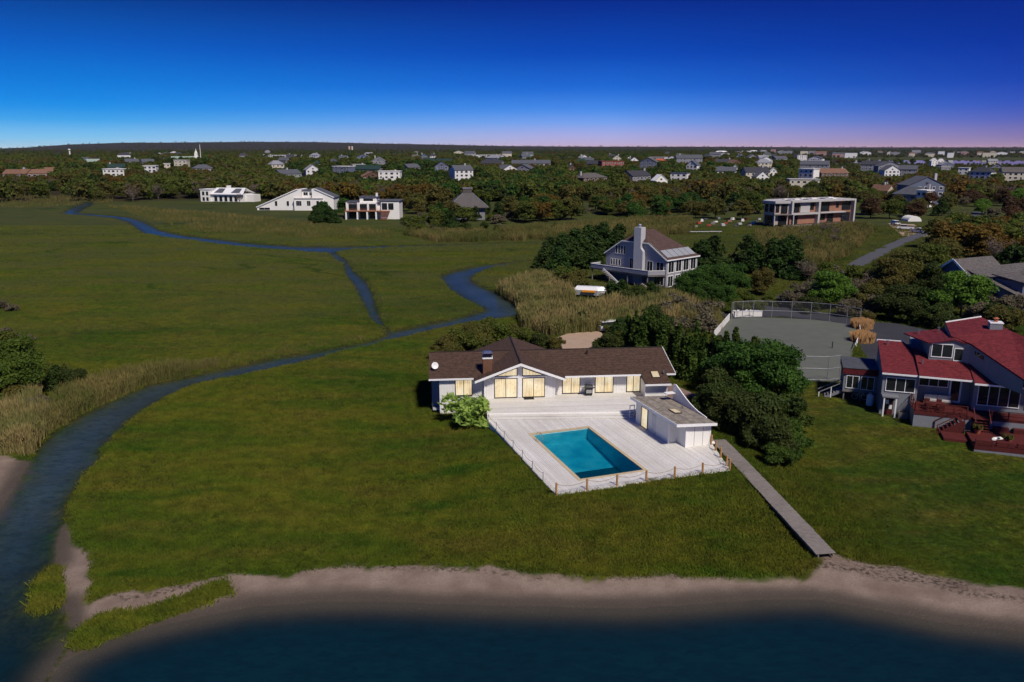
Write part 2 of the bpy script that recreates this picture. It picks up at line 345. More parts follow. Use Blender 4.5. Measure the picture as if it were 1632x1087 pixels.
def window(parent, F, u0, u1, z0, z1, n=2, frame=None, pane=None, name='window', fw=.07, rows=1, th=.06):
    frame = frame or trim; pane = pane or glass; mb = MB()
    F.box(mb, u0-fw, u1+fw, -.02, th, z1, z1+fw); F.box(mb, u0-fw, u1+fw, -.02, th+.02, z0-fw, z0)
    F.box(mb, u0-fw, u0, -.02, th, z0, z1); F.box(mb, u1, u1+fw, -.02, th, z0, z1)
    cell = (u1-u0)/n; rh = (z1-z0)/rows
    for k in range(1, n): F.box(mb, u0+k*cell-.03, u0+k*cell+.03, -.02, th-.01, z0, z1)
    for k in range(1, rows): F.box(mb, u0, u1, -.02, th-.02, z0+k*rh-.025, z0+k*rh+.025)
    w = mb.build(name, frame, parent)
    for k in range(n):
        for r in range(rows):
            m = MB(); F.box(m, u0+k*cell+(.031 if k else .001), u0+(k+1)*cell-(.031 if k < n-1 else .001), .004, .022+.012*(k % 2), z0+r*rh+.001, z0+(r+1)*rh-.001)
            m.build('pane', pane, w)
    return w
def copy_tree(o, parent=None):
    c = o.copy(); COL.objects.link(c); c.parent = parent
    for ch in o.children: copy_tree(ch, c)
    return c
# ---------------------------------------------------------------- terrain and water
YS = [20.0]
while YS[-1] < 420: YS.append(YS[-1]*1.0052)
while YS[-1] < 16000: YS.append(YS[-1]*1.03)
YS = np.array(YS); US = np.linspace(-.98, .98, 430)
NX, NY = len(US), len(YS)
XX = (US[None, :]*(YS[:, None]+9)).ravel(); YY = np.repeat(YS, NX)
HH, DD, SS, BB = ground_h(XX, YY, True)
def grid_mesh(name, z, keep=None):
    idx = np.arange(NX*NY).reshape(NY, NX)
    q = np.stack([idx[:-1, :-1], idx[:-1, 1:], idx[1:, 1:], idx[1:, :-1]], -1).reshape(-1, 4)
    co = np.stack([XX, YY, z], 1)
    if keep is not None:
        q = q[keep[q].any(1)]; used = np.unique(q); rm = np.full(NX*NY, -1); rm[used] = np.arange(len(used)); q = rm[q]; co = co[used]
    else: used = np.arange(NX*NY)
    me = bpy.data.meshes.new(name); me.vertices.add(len(co)); me.vertices.foreach_set('co', co.astype(np.float32).ravel())
    me.loops.add(q.size); me.loops.foreach_set('vertex_index', q.ravel().astype(np.int32)); me.polygons.add(len(q))
    me.polygons.foreach_set('loop_start', np.arange(0, q.size, 4, dtype=np.int32)); me.update(calc_edges=True)
    me.polygons.foreach_set('use_smooth', np.ones(len(q), bool)); return me, used
def add_attr(me, name, arr):
    a = me.attributes.new(name, 'FLOAT', 'POINT'); a.data.foreach_set('value', arr.astype(np.float32))
PP = np.stack([XX, YY], 1)
clump = np.maximum(sdf(PP, CLUMP1), sdf(PP, CLUMP2))
wobs = (vnoise(XX, YY, 1.4, 9)-.5)*1.0+(vnoise(XX, YY, .5, 19)-.5)*.5
sandm = smooth((SS+wobs+.25)/.5)*(1-smooth((clump+wobs*.6+.1)/.3))
sandm = np.where(DD < 0, np.maximum(sandm, smooth((sdf(PP, BAY)+4)/3)), sandm)
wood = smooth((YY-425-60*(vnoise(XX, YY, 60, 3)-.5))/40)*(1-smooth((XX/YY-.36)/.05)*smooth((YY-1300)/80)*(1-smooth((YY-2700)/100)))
wetm = np.clip(1-smooth((HH+.35)/.16), 0, 1)
gme, _ = grid_mesh('ground', HH)
add_attr(gme, 'sand', sandm); add_attr(gme, 'wood', wood); add_attr(gme, 'wet', wetm); add_attr(gme, 'wrack', np.exp(-((HH-.02-.12*(vnoise(XX, YY, 5, 41)-.5))/.035)**2)*(DD > 0)); add_attr(gme, 'bank', np.clip(1-np.abs(DD-.3)/.9, 0, 1)*(1-BB))
def grass_color(t, pos):
    st = t.n('ShaderNodeVectorMath', {0: pos, 1: (.35, 1.0, 1.0)}, operation='MULTIPLY').outputs[0]
    a = t.noise(st, .06, 5, .62); b = t.noise(st, .30, 5, .62); c = t.noise(pos, 2.6, 4, .65); e = t.noise(pos, .75, 4, .7)
    col = t.ramp(a, [(.32, (.026, .058, .004)), (.44, (.054, .084, .006)), (.53, (.098, .102, .010)), (.60, (.062, .092, .006)), (.72, (.030, .080, .004))])
    col = t.mix(t.mapr(b, .50, .68, 0, .8), col, (.110, .092, .016))
    col = t.mix(t.mapr(b, .30, .44, .85, 0), col, (.016, .064, .003))
    col = t.mix(t.mapr(e, .36, .64, 0, 1), t.mix(1.0, col, (.62, .66, .6), 'MULTIPLY'), t.mix(1.0, col, (1.28, 1.24, 1.2), 'MULTIPLY'))
    spots = t.math('MULTIPLY', t.mapr(c, .52, .62), t.mapr(t.noise(pos, .13, 3), .50, .60))
    col = t.mix(t.math('MULTIPLY', spots, .8), col, (.008, .011, .003))
    far = t.mapr(t.n('ShaderNodeSeparateXYZ', {0: pos}).outputs['Y'], 95, 170)   # the open flats grow a greyer cordgrass than the lawn side
    col = t.mix(t.math('MULTIPLY', far, t.mapr(t.noise(st, .09, 5, .65), .36, .60, .1, .75)), col, (.070, .074, .030))
    ln = t.math('ABSOLUTE', t.math('SUBTRACT', t.noise(st, .022, 3, .5), .5)); col = t.mix(t.math('MULTIPLY', far, t.mapr(ln, .0015, .006, .8, 0)), col, (.012, .036, .006))
    return col, c
gm, t = new_mat('ground'); geo = t.n('ShaderNodeNewGeometry'); pos = geo.outputs['Position']
gc, fine = grass_color(t, pos)
gc = t.mix(t.mapr(fine, .38, .62, .65, 0), gc, (.010, .015, .004))
mud = t.mix(fine, (.012, .011, .007), (.03, .026, .016))
gc = t.mix(t.math('MULTIPLY', t.attr('bank'), .8), gc, mud)
s1 = t.noise(pos, .5, 4); s2 = t.noise(pos, 9, 3)
sa = t.mix(t.mapr(s1, .3, .7), (.17, .122, .095), (.28, .215, .17)); sa = t.mix(t.mapr(s2, .35, .7, 0, .5), sa, (.13, .095, .075))
sa = t.mix(t.math('MULTIPLY', t.attr('wet'), .9), sa, (.060, .048, .038))
sa = t.mix(t.math('MULTIPLY', t.attr('wrack'), t.mapr(t.noise(pos, 3.5, 4, .7), .45, .6)), sa, (.04, .03, .02)); sa = t.mix(t.mapr(t.noise(pos, 22, 2), .66, .72, 0, .7), sa, (.34, .30, .27))
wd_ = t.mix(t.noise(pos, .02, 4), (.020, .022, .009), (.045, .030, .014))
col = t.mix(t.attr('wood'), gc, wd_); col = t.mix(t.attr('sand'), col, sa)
bh = t.math('ADD', t.math('MULTIPLY', fine, .8), t.noise(pos, 11, 3))
pg = finish(t, col, .95, bh, .9, .1); 
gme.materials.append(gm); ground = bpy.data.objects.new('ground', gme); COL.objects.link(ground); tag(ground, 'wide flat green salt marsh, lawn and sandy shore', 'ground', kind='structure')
wme, used = grid_mesh('water', np.full(NX*NY, -.35), HH < -.2)
add_attr(wme, 'depth', np.clip(-.35-HH[used], 0, 3)); 
add_attr(wme, 'bay', smooth((sdf(PP[used], BAY)+26)/24)*(YY[used] < 200))
wm, t = new_mat('water'); geo = t.n('ShaderNodeNewGeometry'); pos = geo.outputs['Position']
st = t.n('ShaderNodeVectorMath', {0: pos, 1: (.8, 1.6, 1.0)}, operation='MULTIPLY').outputs[0]
h = t.math('ADD', t.noise(st, 2.2, 4, .6), t.math('MULTIPLY', t.noise(pos, .25, 2), .9))
dk = t.math('SUBTRACT', 1.0, t.math('EXPONENT', t.math('MULTIPLY', t.attr('depth'), -2.6)))
calm = t.mapr(t.n('ShaderNodeSeparateXYZ', {0: pos}).outputs['Y'], 150, 1200, .5, .0)
rgh = t.mapr(t.n('ShaderNodeSeparateXYZ', {0: pos}).outputs['Y'], 150, 1200, .22, .02)
bmp = t.n('ShaderNodeBump', {'Strength': calm, 'Distance': .08, 'Height': h})
wb = t.mix(t.attr('bay'), (.046, .080, .110), (.003, .021, .030)); wb = t.mix(t.mapr(t.noise(pos, .12, 4), .35, .65, 0, .3), wb, (.003, .010, .016)); wb = t.mix(t.mapr(t.noise(st, 1.3, 5, .7), .42, .62, 0, .45), wb, (.002, .009, .015))  # paler creek base paints in reflected sky; streak noise paints in ripple shading
pw = t.n('ShaderNodeBsdfPrincipled', {'Base Color': wb, 'Roughness': rgh, 'IOR': 1.333, 'Specular IOR Level': .25, 'Normal': bmp.outputs[0]})
tr = t.n('ShaderNodeBsdfTransparent', {'Color': (.90, .94, .94, 1)})
mx = t.n('ShaderNodeMixShader', {0: t.mapr(dk, 0, 1, .02, 1), 1: tr.outputs[0], 2: pw.outputs[0]})
t.t.links.new(mx.outputs[0], t.n('ShaderNodeOutputMaterial').inputs[0])
wme.materials.append(wm); water = bpy.data.objects.new('water', wme); COL.objects.link(water); tag(water, 'dark blue tidal creek and bay water', 'water', kind='structure')
def sheet(name, pts, mat, lev, label=None, cat=None):
    """a level paved sheet"""
    mb = MB(); mb.prism([tuple(p) for p in pts], lev-.3, lev); o = mb.build(name, mat)
    return tag(o, label, cat, kind='structure')
# ---------------------------------------------------------------- pavements
def strip(px, w):
    c = np.array([on_ground(*p)[:2] for p in px]); d = np.gradient(c, axis=0); n = np.stack([-d[:, 1], d[:, 0]], 1); n /= np.linalg.norm(n, axis=1)[:, None]
    return np.concatenate([c+n*w/2, (c-n*w/2)[::-1]])
ROADL = [(1362, 424), (1385, 411), (1412, 397), (1440, 384), (1470, 373), (1505, 361), (1535, 352), (1552, 345), (1560, 338)]
ROAD = strip(ROADL, 4.2)
sheet('driveway', DRIVE, asph, .24, 'dark asphalt driveway beside the fenced court')
sheet('sports_court', COURT, courtm, .30, 'worn grey green court surface with rounded ends')
sheet('driveway', SANDDRIVE, gravel, .18, 'sandy gravel driveway behind the brown roofed house')
sheet('patio', PATIO, brickpav, .35, 'small brick patio beside the brown roofed house')
def road_mesh(poly, n):
    mb = MB(); L = poly[:n]; Rr = poly[n:][::-1]
    for i in range(n-1):
        q = [L[i], Rr[i], Rr[i+1], L[i+1]]; mb.slab([(p[0], p[1], float(base_h(*p))+.05) for p in q], .3)
    return mb
tag(road_mesh(ROAD, len(ROADL)).build('road', roadm), 'narrow grey lane winding between shrubs to the parked trucks', kind='structure')
DRV = strip([(1462, 377), (1452, 370), (1444, 364), (1436, 357)], 9)
tag(road_mesh(DRV, 4).build('driveway', gravel), 'sandy parking pull-off beside the lane', kind='structure')
# ---------------------------------------------------------------- the brown roofed house (local frame: x along front, y back)
FL = 1.95; H = root('ranch_house', 'low white house with brown shingle roof, lit windows and centre gable behind deck', 'house', (HO[0], HO[1], 0), HA)
def gable_roof_slabs(mb, x0, x1, ye0, ye1, yr, ze, zr, th=.18):
    mb.slab([(x0, ye0, ze), (x1, ye0, ze), (x1, yr, zr), (x0, yr, zr)], th); mb.slab([(x0, yr, zr), (x1, yr, zr), (x1, ye1, ze), (x0, ye1, ze)], th)
w = MB(); w.prism([(-4.75, .45), (0, .45), (0, 10), (-4.75, 10)], -.4, 4.13); w.build('wall', white_v, H)
w = MB(); w.prism([(-5.6, 2.4), (-4.752, 2.4), (-4.752, 9.9), (-5.6, 9.9)], -.4, 4.4); w.build('wall', bluegrey, H)['label'] = 'recessed blue grey end wall'
gw = MB(); gw.hexa([(0, 0, -.2), (7.7, 0, -.2), (7.7, 0, 4.42), (3.85, 0, 5.62), (0, 0, 4.42)], [(0, 10.5, -.2), (7.7, 10.5, -.2), (7.7, 10.5, 4.42), (3.85, 10.5, 5.62), (0, 10.5, 4.42)]); gw.build('wall', white_v, H)['label'] = 'white gabled centre wall'
w = MB(); w.prism([(7.7, .9), (17.3, .9), (17.3, 10), (7.7, 10)], -.4, 4.13); w.build('wall', white_v, H)
w = MB(); w.hexa([(17.302, -1.2, -.2), (19.7, -1.2, -.2), (19.7, 9.9, -.2), (17.302, 9.9, -.2)], [(17.302, -1.2, 3.45), (19.7, -1.2, 3.45), (19.7, 9.9, 4.1), (17.302, 9.9, 4.1)]); w.build('wall', white, H)
for (x0, x1, y0) in ((-4.75, 0, .42), (7.75, 8.5, .87), (17.32, 19.72, -1.24)):
    m = MB(); m.box(x0, y0-.02, FL+1.98 if x0 < 17 else 3.22, x1, y0+.02, FL+2.12 if x0 < 17 else 3.4); m.build('trim_board', trim, H)
for x in (17.30, 19.62): m = MB(); m.box(x, -1.26, 1.4, x+.1, -1.2, 3.22); m.build('corner_board', trim, H)
for x in (0, 7.58): m = MB(); m.box(x, -.05, 1.9, x+.12, .03, 4.3); m.build('corner_board', trim, H)
ZE, ZR, YR = 4.2, 5.78, 5.5
rf = MB()   # main roof as two wings, clipped by the cross gable
rf.slab([(-5.85, .1, ZE+.04), (.2, .1, ZE+.04), (3.4, YR, ZR), (-5.85, YR, ZR)], .2); rf.slab([(-5.85, YR, ZR), (3.4, YR, ZR), (.2, 10.9, ZE), (-5.85, 10.9, ZE)], .2)
rf.slab([(7.5, .0, ZE+.01), (20.9, .0, ZE+.01), (20.9, YR, ZR), (4.4, YR, ZR)], .2); rf.slab([(4.4, YR, ZR), (20.9, YR, ZR), (20.9, 10.9, ZE), (7.5, 10.9, ZE)], .2)
rf = rf.build('roof', brown_sh, H)
k = (ZR-ZE)/(YR); bp = MB(); bp.slab([(17.1, -1.95, ZE-.01-k*1.95), (19.9, -1.95, ZE-.01-k*1.95), (19.9, .02, ZE+.03), (17.1, .02, ZE+.03)], .16); bp.build('roof', brown_sh, H)['label'] = 'lower roof slope over the projecting bay'
gr = MB(); gx, gz = 3.85, 5.98
gr.slab([(-1.0, -.95, 4.16), (gx, -.95, gz), (gx, 11.6, gz), (-1.0, 11.6, 4.16)], .2); gr.slab([(gx, -.95, gz), (8.7, -.95, 4.16), (8.7, 11.6, 4.16), (gx, 11.6, gz)], .2)
gr = gr.build('gable_roof', brown_sh, H)
m = MB()
for sg in (-1, 1): m.hexa([(gx, -.99, gz-.28), (gx+sg*4.87, -.99, 4.16-.26), (gx+sg*4.87, -.99, 4.16+.0), (gx, -.99, gz-.0)], [(gx, -.952, gz-.28), (gx+sg*4.87, -.952, 4.16-.26), (gx+sg*4.87, -.952, 4.16), (gx, -.952, gz)])
m.build('bargeboard', trim, gr)
m = MB(); m.tube([(gx, -.95, gz+.02), (gx, 11.6, gz+.02)], .09, 6); m.build('ridge_cap', plain('dark_ridge', (.02, .014, .012)), gr)
m = MB(); m.tube([(-5.85, YR, ZR+.01), (3.4, YR, ZR+.01)], .07, 6); m.tube([(4.4, YR, ZR+.01), (20.9, YR, ZR+.01)], .07, 6); m.build('ridge_cap', MATS['dark_ridge'], rf)
for q in ((-5.87, .02, ZE-.16, -1.1, .09, ZE+.02), (8.75, -.08, ZE-.19, 17.08, -.01, ZE-.01), (19.92, -.08, ZE-.19, 20.92, -.01, ZE-.01), (17.08, -2.02, 3.42, 19.92, -1.96, 3.62)): m = MB(); m.box(*q); m.build('fascia', trim, rf)
m = MB(); m.hexa([(20.905, 0, ZE-.2), (20.96, 0, ZE-.2), (20.96, YR, ZR-.2), (20.905, YR, ZR-.2)], [(20.905, 0, ZE+.03), (20.96, 0, ZE+.03), (20.96, YR, ZR+.03), (20.905, YR, ZR+.03)]); m.build('rake_board', trim, rf)
F0 = Face(0, 0); F1 = Face(0, .9); F2 = Face(0, .45)
for u0, u1 in ((1.18, 3.5), (4.2, 6.5)): window(H, F0, u0, u1, FL+.06, FL+2.1, 2, bronze, warm, 'sliding_door')
for u0, u1 in ((8.68, 10.5), (12.3, 14.2), (15.8, 17.2)): window(H, F1, u0, u1, FL+.06, FL+2.08, 2, bronze, warm, 'sliding_door')
window(H, F2, -3.0, -1.3, 2.25, FL+1.95, 2, bronze, warm, 'window')
for sg, nm in ((-1, 'l'), (1, 'r')):   # raking lights in the gable
    xa = gx+sg*.28; xb = gx+sg*2.7; zb = 4.36; za = zb+.92
    m = MB(); pts = [(xa, zb), (xb, zb), (xa, za)]
    m.hexa([(x, -.03, z) for x, z in pts], [(x, .02, z) for x, z in pts]); o = m.build('window', bronze, H)
    pts = [(xa+sg*.06, zb+.06), (xb-sg*.32, zb+.06), (xa+sg*.06, za-.09)]
    m = MB(); m.hexa([(x, -.045, z) for x, z in pts], [(x, -.032, z) for x, z in pts]); m.build('pane', warm, o)
m = MB(); m.box(gx-.2, -.07, FL, gx+.2, .02, 5.5); m.box(.9, -.075, FL+2.19, 6.8, -.002, FL+2.36); m.build('door_surround', trim, H)
ch = MB(); ch.box(-.05, .55, 4.0, .95, 1.45, 6.15); ch = ch.build('chimney', brickm, H)
m = MB(); m.box(-.1, .5, 6.152, 1.0, 1.5, 6.3); m.build('chimney_cap', trim, ch)
m = MB()
for (a, b) in ((-.02, .58), (.86, .58), (-.02, 1.36), (.86, 1.36)): m.box(a, b, 6.302, a+.06, b+.06, 6.75)
m.box(.02, .6, 6.302, .86, 1.34, 6.5); m.build('spark_cage', black, ch)
m = MB(); m.hexa([(-.08, .5, 6.752), (.98, .5, 6.752), (.98, 1.5, 6.752), (-.08, 1.5, 6.752)], [(.2, .8, 6.95), (.7, .8, 6.95), (.7, 1.2, 6.95), (.2, 1.2, 6.95)]); m.build('chimney_hood', steel, ch)
sk = MB(); z0 = ZE-k*.75+.06; z1 = ZE+k*.35+.1; sk.slab([(18.15, -.85, z0-.02), (19.05, -.85, z0-.02), (19.05, .3, z1), (18.15, .3, z1)], .12); sk = sk.build('skylight', bronze, rf)
m = MB(); m.slab([(18.23, -.76, z0+.02), (18.97, -.76, z0+.02), (18.97, .21, z1+.012), (18.23, .21, z1+.012)], .02); m.build('pane', warm2, sk)
for x, y in ((19.6, -.2), (11.9, 4.3)): m = MB(); m.lathe((x, y, ZE+k*y), [(.09, 0), (.09, .35), (.13, .36), (.13, .45)], 10); m.build('roof_vent', steel if x > 15 else bronze, rf)
ds = MB(); ds.lathe((0, 0, 0), [(.05, 0), (.25, .03), (.36, .1), (.38, .12), (.36, .12), (.05, .03)], 16); ds = ds.build('satellite_dish', trim, H); ds.location = (-5.2, 1.7, 5.25); ds.rotation_euler = (R(70), 0, R(15))
m = MB(); m.bar((0, .1, 0), (0, .5, -.35), .05); m.build('dish_mount', metal, ds)
for i, (y, z, d) in enumerate(((1.3, .5, .5), (.75, 0.0, .5))): m = MB(); m.box(-5.5, y, z-.16+.0, -4.76, y+d, z+.02); m.build('door_step', concrete, H)
m = MB(); m.box(-5.52, 1.9, .0, -4.762, 2.39, .5); m.build('door_step', grey_wood, H)
# ---------------------------------------------------------------- deck (local deck frame)
LZ, UZ = 1.35, 1.9
D = root('wooden_deck', 'two level bleached white wooden deck around the swimming pool', 'deck', (DO[0], DO[1], 0), DA)
def w2l(p, O, A): c, s = math.cos(A), math.sin(A); q = np.asarray(p, float)-O; return np.stack([q[..., 0]*c+q[..., 1]*s, -q[..., 0]*s+q[..., 1]*c], -1)
ang = HA-DA
lower = [(0, 0), (16.0, -.3), (17.95, 5.45), (17.95, 13.4), (14.75, 14.45), (.35, 18.85)]
PX0, PX1, PY0, PY1 = 2.77, 9.3, 1.8, 13.75     # pool with coping
up_h = np.array([(.05, -4.72), (14.9, -5.55), (17.4, -5.6), (17.28, .88), (7.72, .88), (7.72, -.02), (.05, -.02)])
upper = w2l(loc2w(up_h, HO, HA), DO, DA)
def clip_poly(poly, a, b, c):   # keep a*x+b*y<=c
    out = []
    for i in range(len(poly)):
        p, q = poly[i], poly[(i+1) % len(poly)]; dp = a*p[0]+b*p[1]-c; dq = a*q[0]+b*q[1]-c
        if dp <= 0: out.append(p)
        if dp*dq < 0: k = dp/(dp-dq); out.append((p[0]+(q[0]-p[0])*k, p[1]+(q[1]-p[1])*k))
    return out
def planks(mb, poly, axis, step, z, th=.04, hole=None, gap=.012):
    lo = min(p[axis] for p in poly); hi = max(p[axis] for p in poly); k = lo; cut = []
    while k < hi:
        e = np.eye(2)[axis]; q = clip_poly(clip_poly(poly, -e[0], -e[1], -k), e[0], e[1], k+step-gap)
        parts = [q]
        if hole and len(q) > 2 and hole[axis][0] < k+step/2 < hole[axis][1]:
            o = np.eye(2)[1-axis]; h0, h1 = hole[1-axis]
            parts = [clip_poly(q, o[0], o[1], h0), clip_poly(q, -o[0], -o[1], -h1)]
        dz = random.uniform(-.004, .004)
        for r in parts:
            if len(r) > 2: mb.prism(r, z-th, z+dz)
        k += step
def plank_mat():
    m, t = new_mat('deck_plank'); g = t.n('ShaderNodeNewGeometry')
    rnd = g.outputs['Random Per Island']; pos = g.outputs['Position']
    col = t.mix(rnd, (.60, .575, .535), (.73, .705, .665)); n = t.noise(pos, .22, 4, .6); n2 = t.noise(pos, 5, 4)
    col = t.mix(t.mapr(n, .42, .7, 0, .45), col, (.47, .43, .38)); col = t.mix(t.mapr(n2, .45, .7, 0, .3), col, (.42, .38, .34))
    finish(t, col, .75, n2, .2, .25); return m
pm = plank_mat()
mb = MB(); planks(mb, lower, 0, .19, LZ, hole=((PX0+.02, PX1-.02), (PY0+.02, PY1-.02))); o = mb.build('plank', pm, D); tag(o, 'long bleached planks of the pool level', kind='stuff')
mb = MB(); uh = [tuple(p) for p in up_h]; planks(mb, uh, 1, .19, UZ); mb.v = [(*w2l(loc2w((a, b), HO, HA), DO, DA), c) for a, b, c in mb.v]
o = mb.build('plank', pm, D); tag(o, 'bleached planks of the upper level along the house', kind='stuff')
s0 = upper[0]; s1 = upper[1]; dv = (s1-s0)/np.linalg.norm(s1-s0); nv = np.array([dv[1], -dv[0]])
for i in range(2):
    zt = UZ-(i+1)*.183; a0 = .34*i; a1 = .34*(i+1)
    m = MB(); m.prism([tuple(s0+nv*a0), tuple(s0+nv*a1), tuple(s1+nv*a1), tuple(s1+nv*a0)], zt-.16, zt); m.build('step', pm, D)
m = MB(); m.prism([tuple(s0-nv*.02), tuple(s0), tuple(s1), tuple(s1-nv*.02)], UZ-.18, UZ-.041); m.build('riser', white, D)
sk = MB()
edge = [(0, 0), (16.0, -.3), (17.95, 5.45)]
for a, b in zip(edge, edge[1:]): a = np.array(a); b = np.array(b); d = (b-a)/np.linalg.norm(b-a); n = np.array([d[1], -d[0]])*.03; sk.prism([tuple(a), tuple(a+n), tuple(b+n), tuple(b)], .2, LZ-.045)
a = np.array((.35, 18.85)); b = np.array((0, 0)); d = (b-a)/np.linalg.norm(b-a); n = np.array([d[1], -d[0]])*.03; sk.prism([tuple(a), tuple(a+n), tuple(b+n), tuple(b)], -.3, LZ-.045)
sk.build('skirt_board', white, D)
sk = MB(); a = upper[-1]; b = upper[0]; sk.prism([tuple(a), tuple(b), tuple(b+np.array([-.03, 0])), tuple(a+np.array([-.03, 0]))], -.3, UZ-.045); q = loc2w([(.02, -4.7), (17.35, -5.55), (17.35, -5.5), (.02, -4.66)], HO, HA); sk.prism([tuple(p) for p in w2l(q, DO, DA)], .8, UZ-.21); sk.build('skirt_board', grey_wood, D)
# ---------------------------------------------------------------- pool
P = root('swimming_pool', 'rectangular teal swimming pool with tan coping set in the white deck', 'pool', (*loc2w((PX0, PY0), DO, DA), LZ), DA)
PW, PL = PX1-PX0, PY1-PY0
cw = .34
def coping_piece(x0, y0, x1, y1): m = MB(); m.box(x0, y0, -.12, x1, y1, .02); m.build('coping', coping, P)
for i in range(6): coping_piece(i*PW/6+.004, 0, (i+1)*PW/6-.004, cw); coping_piece(i*PW/6+.004, PL-cw, (i+1)*PW/6-.004, PL)
for i in range(11):
    y0 = cw+.004+i*(PL-2*cw)/11; y1 = cw-.004+(i+1)*(PL-2*cw)/11; coping_piece(0, y0, cw, y1); coping_piece(PW-cw, y0, PW, y1)
b = MB(); i0, i1, j0, j1 = cw+.005, PW-cw-.005, cw+.005, PL-cw-.005; dp = -2.1
for q in ([(i0, j0, dp), (i1, j0, dp), (i1, j1, dp+.9), (i0, j1, dp+.9)],): b.face(q)
b.face([(i0, j0, -.1), (i1, j0, -.1), (i1, j0, dp), (i0, j0, dp)]); b.face([(i0, j1, -.1), (i1, j1, -.1), (i1, j1, dp+.9), (i0, j1, dp+.9)])
b.face([(i0, j0, -.1), (i0, j1, -.1), (i0, j1, dp+.9), (i0, j0, dp)]); b.face([(i1, j0, -.1), (i1, j1, -.1), (i1, j1, dp+.9), (i1, j0, dp)]); b.build('basin', poolt, P)
wmt, t = new_mat('pool_water'); g = t.n('ShaderNodeNewGeometry'); hh = t.noise(g.outputs['Position'], 2.2, 4, .6); hb = t.noise(g.outputs['Position'], .33, 5, .6)
bm_ = t.n('ShaderNodeBump', {'Strength': .25, 'Distance': .05, 'Height': hh}); tint = t.mix(t.mapr(hb, .35, .65), (.05, .54, .68), (.42, .88, .90))  # pale noise patches in the tint paint in caustic light streaks
trn = t.n('ShaderNodeBsdfTransparent', {'Color': tint}); gl = t.n('ShaderNodeBsdfPrincipled', {'Base Color': (.0, .09, .15, 1), 'Roughness': .06, 'IOR': 1.333, 'Normal': bm_.outputs[0]})
t.t.links.new(t.n('ShaderNodeMixShader', {0: .22, 1: trn.outputs[0], 2: gl.outputs[0]}).outputs[0], t.n('ShaderNodeOutputMaterial').inputs[0])
b = MB(); nx, ny = 12, 20
for i in range(nx):
    for j in range(ny): xa, xb, ya, yb = i0+(i1-i0)*i/nx, i0+(i1-i0)*(i+1)/nx, j0+(j1-j0)*j/ny, j0+(j1-j0)*(j+1)/ny; b.face([(xa, ya, -.16), (xb, ya, -.16), (xb, yb, -.16), (xa, yb, -.16)])
b.build('pool_water', wmt, P)
for x in (.75, 1.25): m = MB(); m.tube([(cw-.25, PL-x-1.3, .02), (cw-.25, PL-x-1.3, .6), (cw-.05, PL-x-1.3, .85), (cw+.2, PL-x-1.3, .7), (cw+.3, PL-x-1.3, -.9)], .025, 6); m.build('ladder_rail', steel, P)
# ---------------------------------------------------------------- rope fences on the deck edge
def rope_fence(label, pts, z, h, w, pmat, net):
    o = root('rope_fence', label, 'fence', (*loc2w(pts[0], DO, DA), z)); o.rotation_euler = (0, 0, DA); p0 = pts[0]
    for p in pts:
        m = MB(); m.box(p[0]-p0[0]-w/2, p[1]-p0[1]-w/2, -.25, p[0]-p0[0]+w/2, p[1]-p0[1]+w/2, h); m.build('post', pmat, o)
    for a, b in zip(pts, pts[1:]):
        a = np.array(a)-p0; b = np.array(b)-p0; c = []
        for i in range(9): k = i/8; q = a+(b-a)*k; c.append((q[0], q[1], h-.1-(.28 if net else .2)*4*k*(1-k)))
        m = MB(); m.tube(c, .022 if net else .02, 5); m.build('rope', rope_m, o)
        if net:
            m = MB()
            for i in range(8): m.face([c[i], c[i+1], (c[i+1][0], c[i+1][1], .02), (c[i][0], c[i][1], .02)])
            m.build('netting', netm, o)
    return o
netm, t = new_mat('netting'); g = t.n('ShaderNodeNewGeometry'); d = t.n('ShaderNodeBsdfDiffuse', {0: (.55, .53, .52, 1)}); tr = t.n('ShaderNodeBsdfTransparent')
t.t.links.new(t.n('ShaderNodeMixShader', {0: .16, 1: tr.outputs[0], 2: d.outputs[0]}).outputs[0], t.n('ShaderNodeOutputMaterial').inputs[0])
rope_fence('rope and net fence on tan posts along the water side of the deck', [(.06+2.65*i, .06-.05*i) for i in range(7)], LZ, .95, .13, post_w, True)
rope_fence('low rope fence on thin grey posts along the side deck edge', [(.06+.05*i, 2.9+2.6*i) for i in range(7)], LZ, .75, .05, metal, False)
rope_fence('short rope fence on tan posts beside the boardwalk', [(16.15, .5), (16.75, 2.3), (17.3, 3.9), (17.8, 5.35)], LZ, .95, .13, post_w, False)
# ---------------------------------------------------------------- pool cabana
C = root('pool_cabana', 'small white cabana with low grey roof and skylight on the deck', 'cabana', (*DO, 0), DA)
w = MB(); w.hexa([(14.16, 6.95, LZ), (17.7, 6.95, LZ), (17.7, 13.3, LZ), (14.16, 13.3, LZ)], [(14.16, 6.95, 3.62), (17.7, 6.95, 3.38), (17.7, 13.3, 3.38), (14.16, 13.3, 3.62)]); w.build('wall', white_v, C)
w = MB(); w.hexa([(15.1, 5.5, LZ), (17.75, 5.5, LZ), (17.75, 6.948, LZ), (15.1, 6.948, LZ)], [(15.1, 5.5, 3.55), (17.75, 5.5, 3.36), (17.75, 6.948, 3.36), (15.1, 6.948, 3.55)]); w.build('wall', white, C)
for x in (15.1, 17.67): m = MB(); m.box(x-.02, 5.46, LZ, x+.09, 5.499, 3.4); m.build('corner_board', trim, C)
for x in (16.0, 16.9): m = MB(); m.box(x, 5.485, LZ, x+.03, 5.499, 3.35); m.build('batten', grey_wood, C)
m = MB(); m.box(14.1, 6.85, LZ, 14.24, 6.94, 3.45); m.build('corner_board', trim, C)
r = MB(); r.slab([(13.85, 5.1, 3.86), (17.98, 5.0, 3.52), (17.98, 13.9, 3.52), (13.85, 13.9, 3.86)], .12); r = r.build('roof', grey_sh, C)
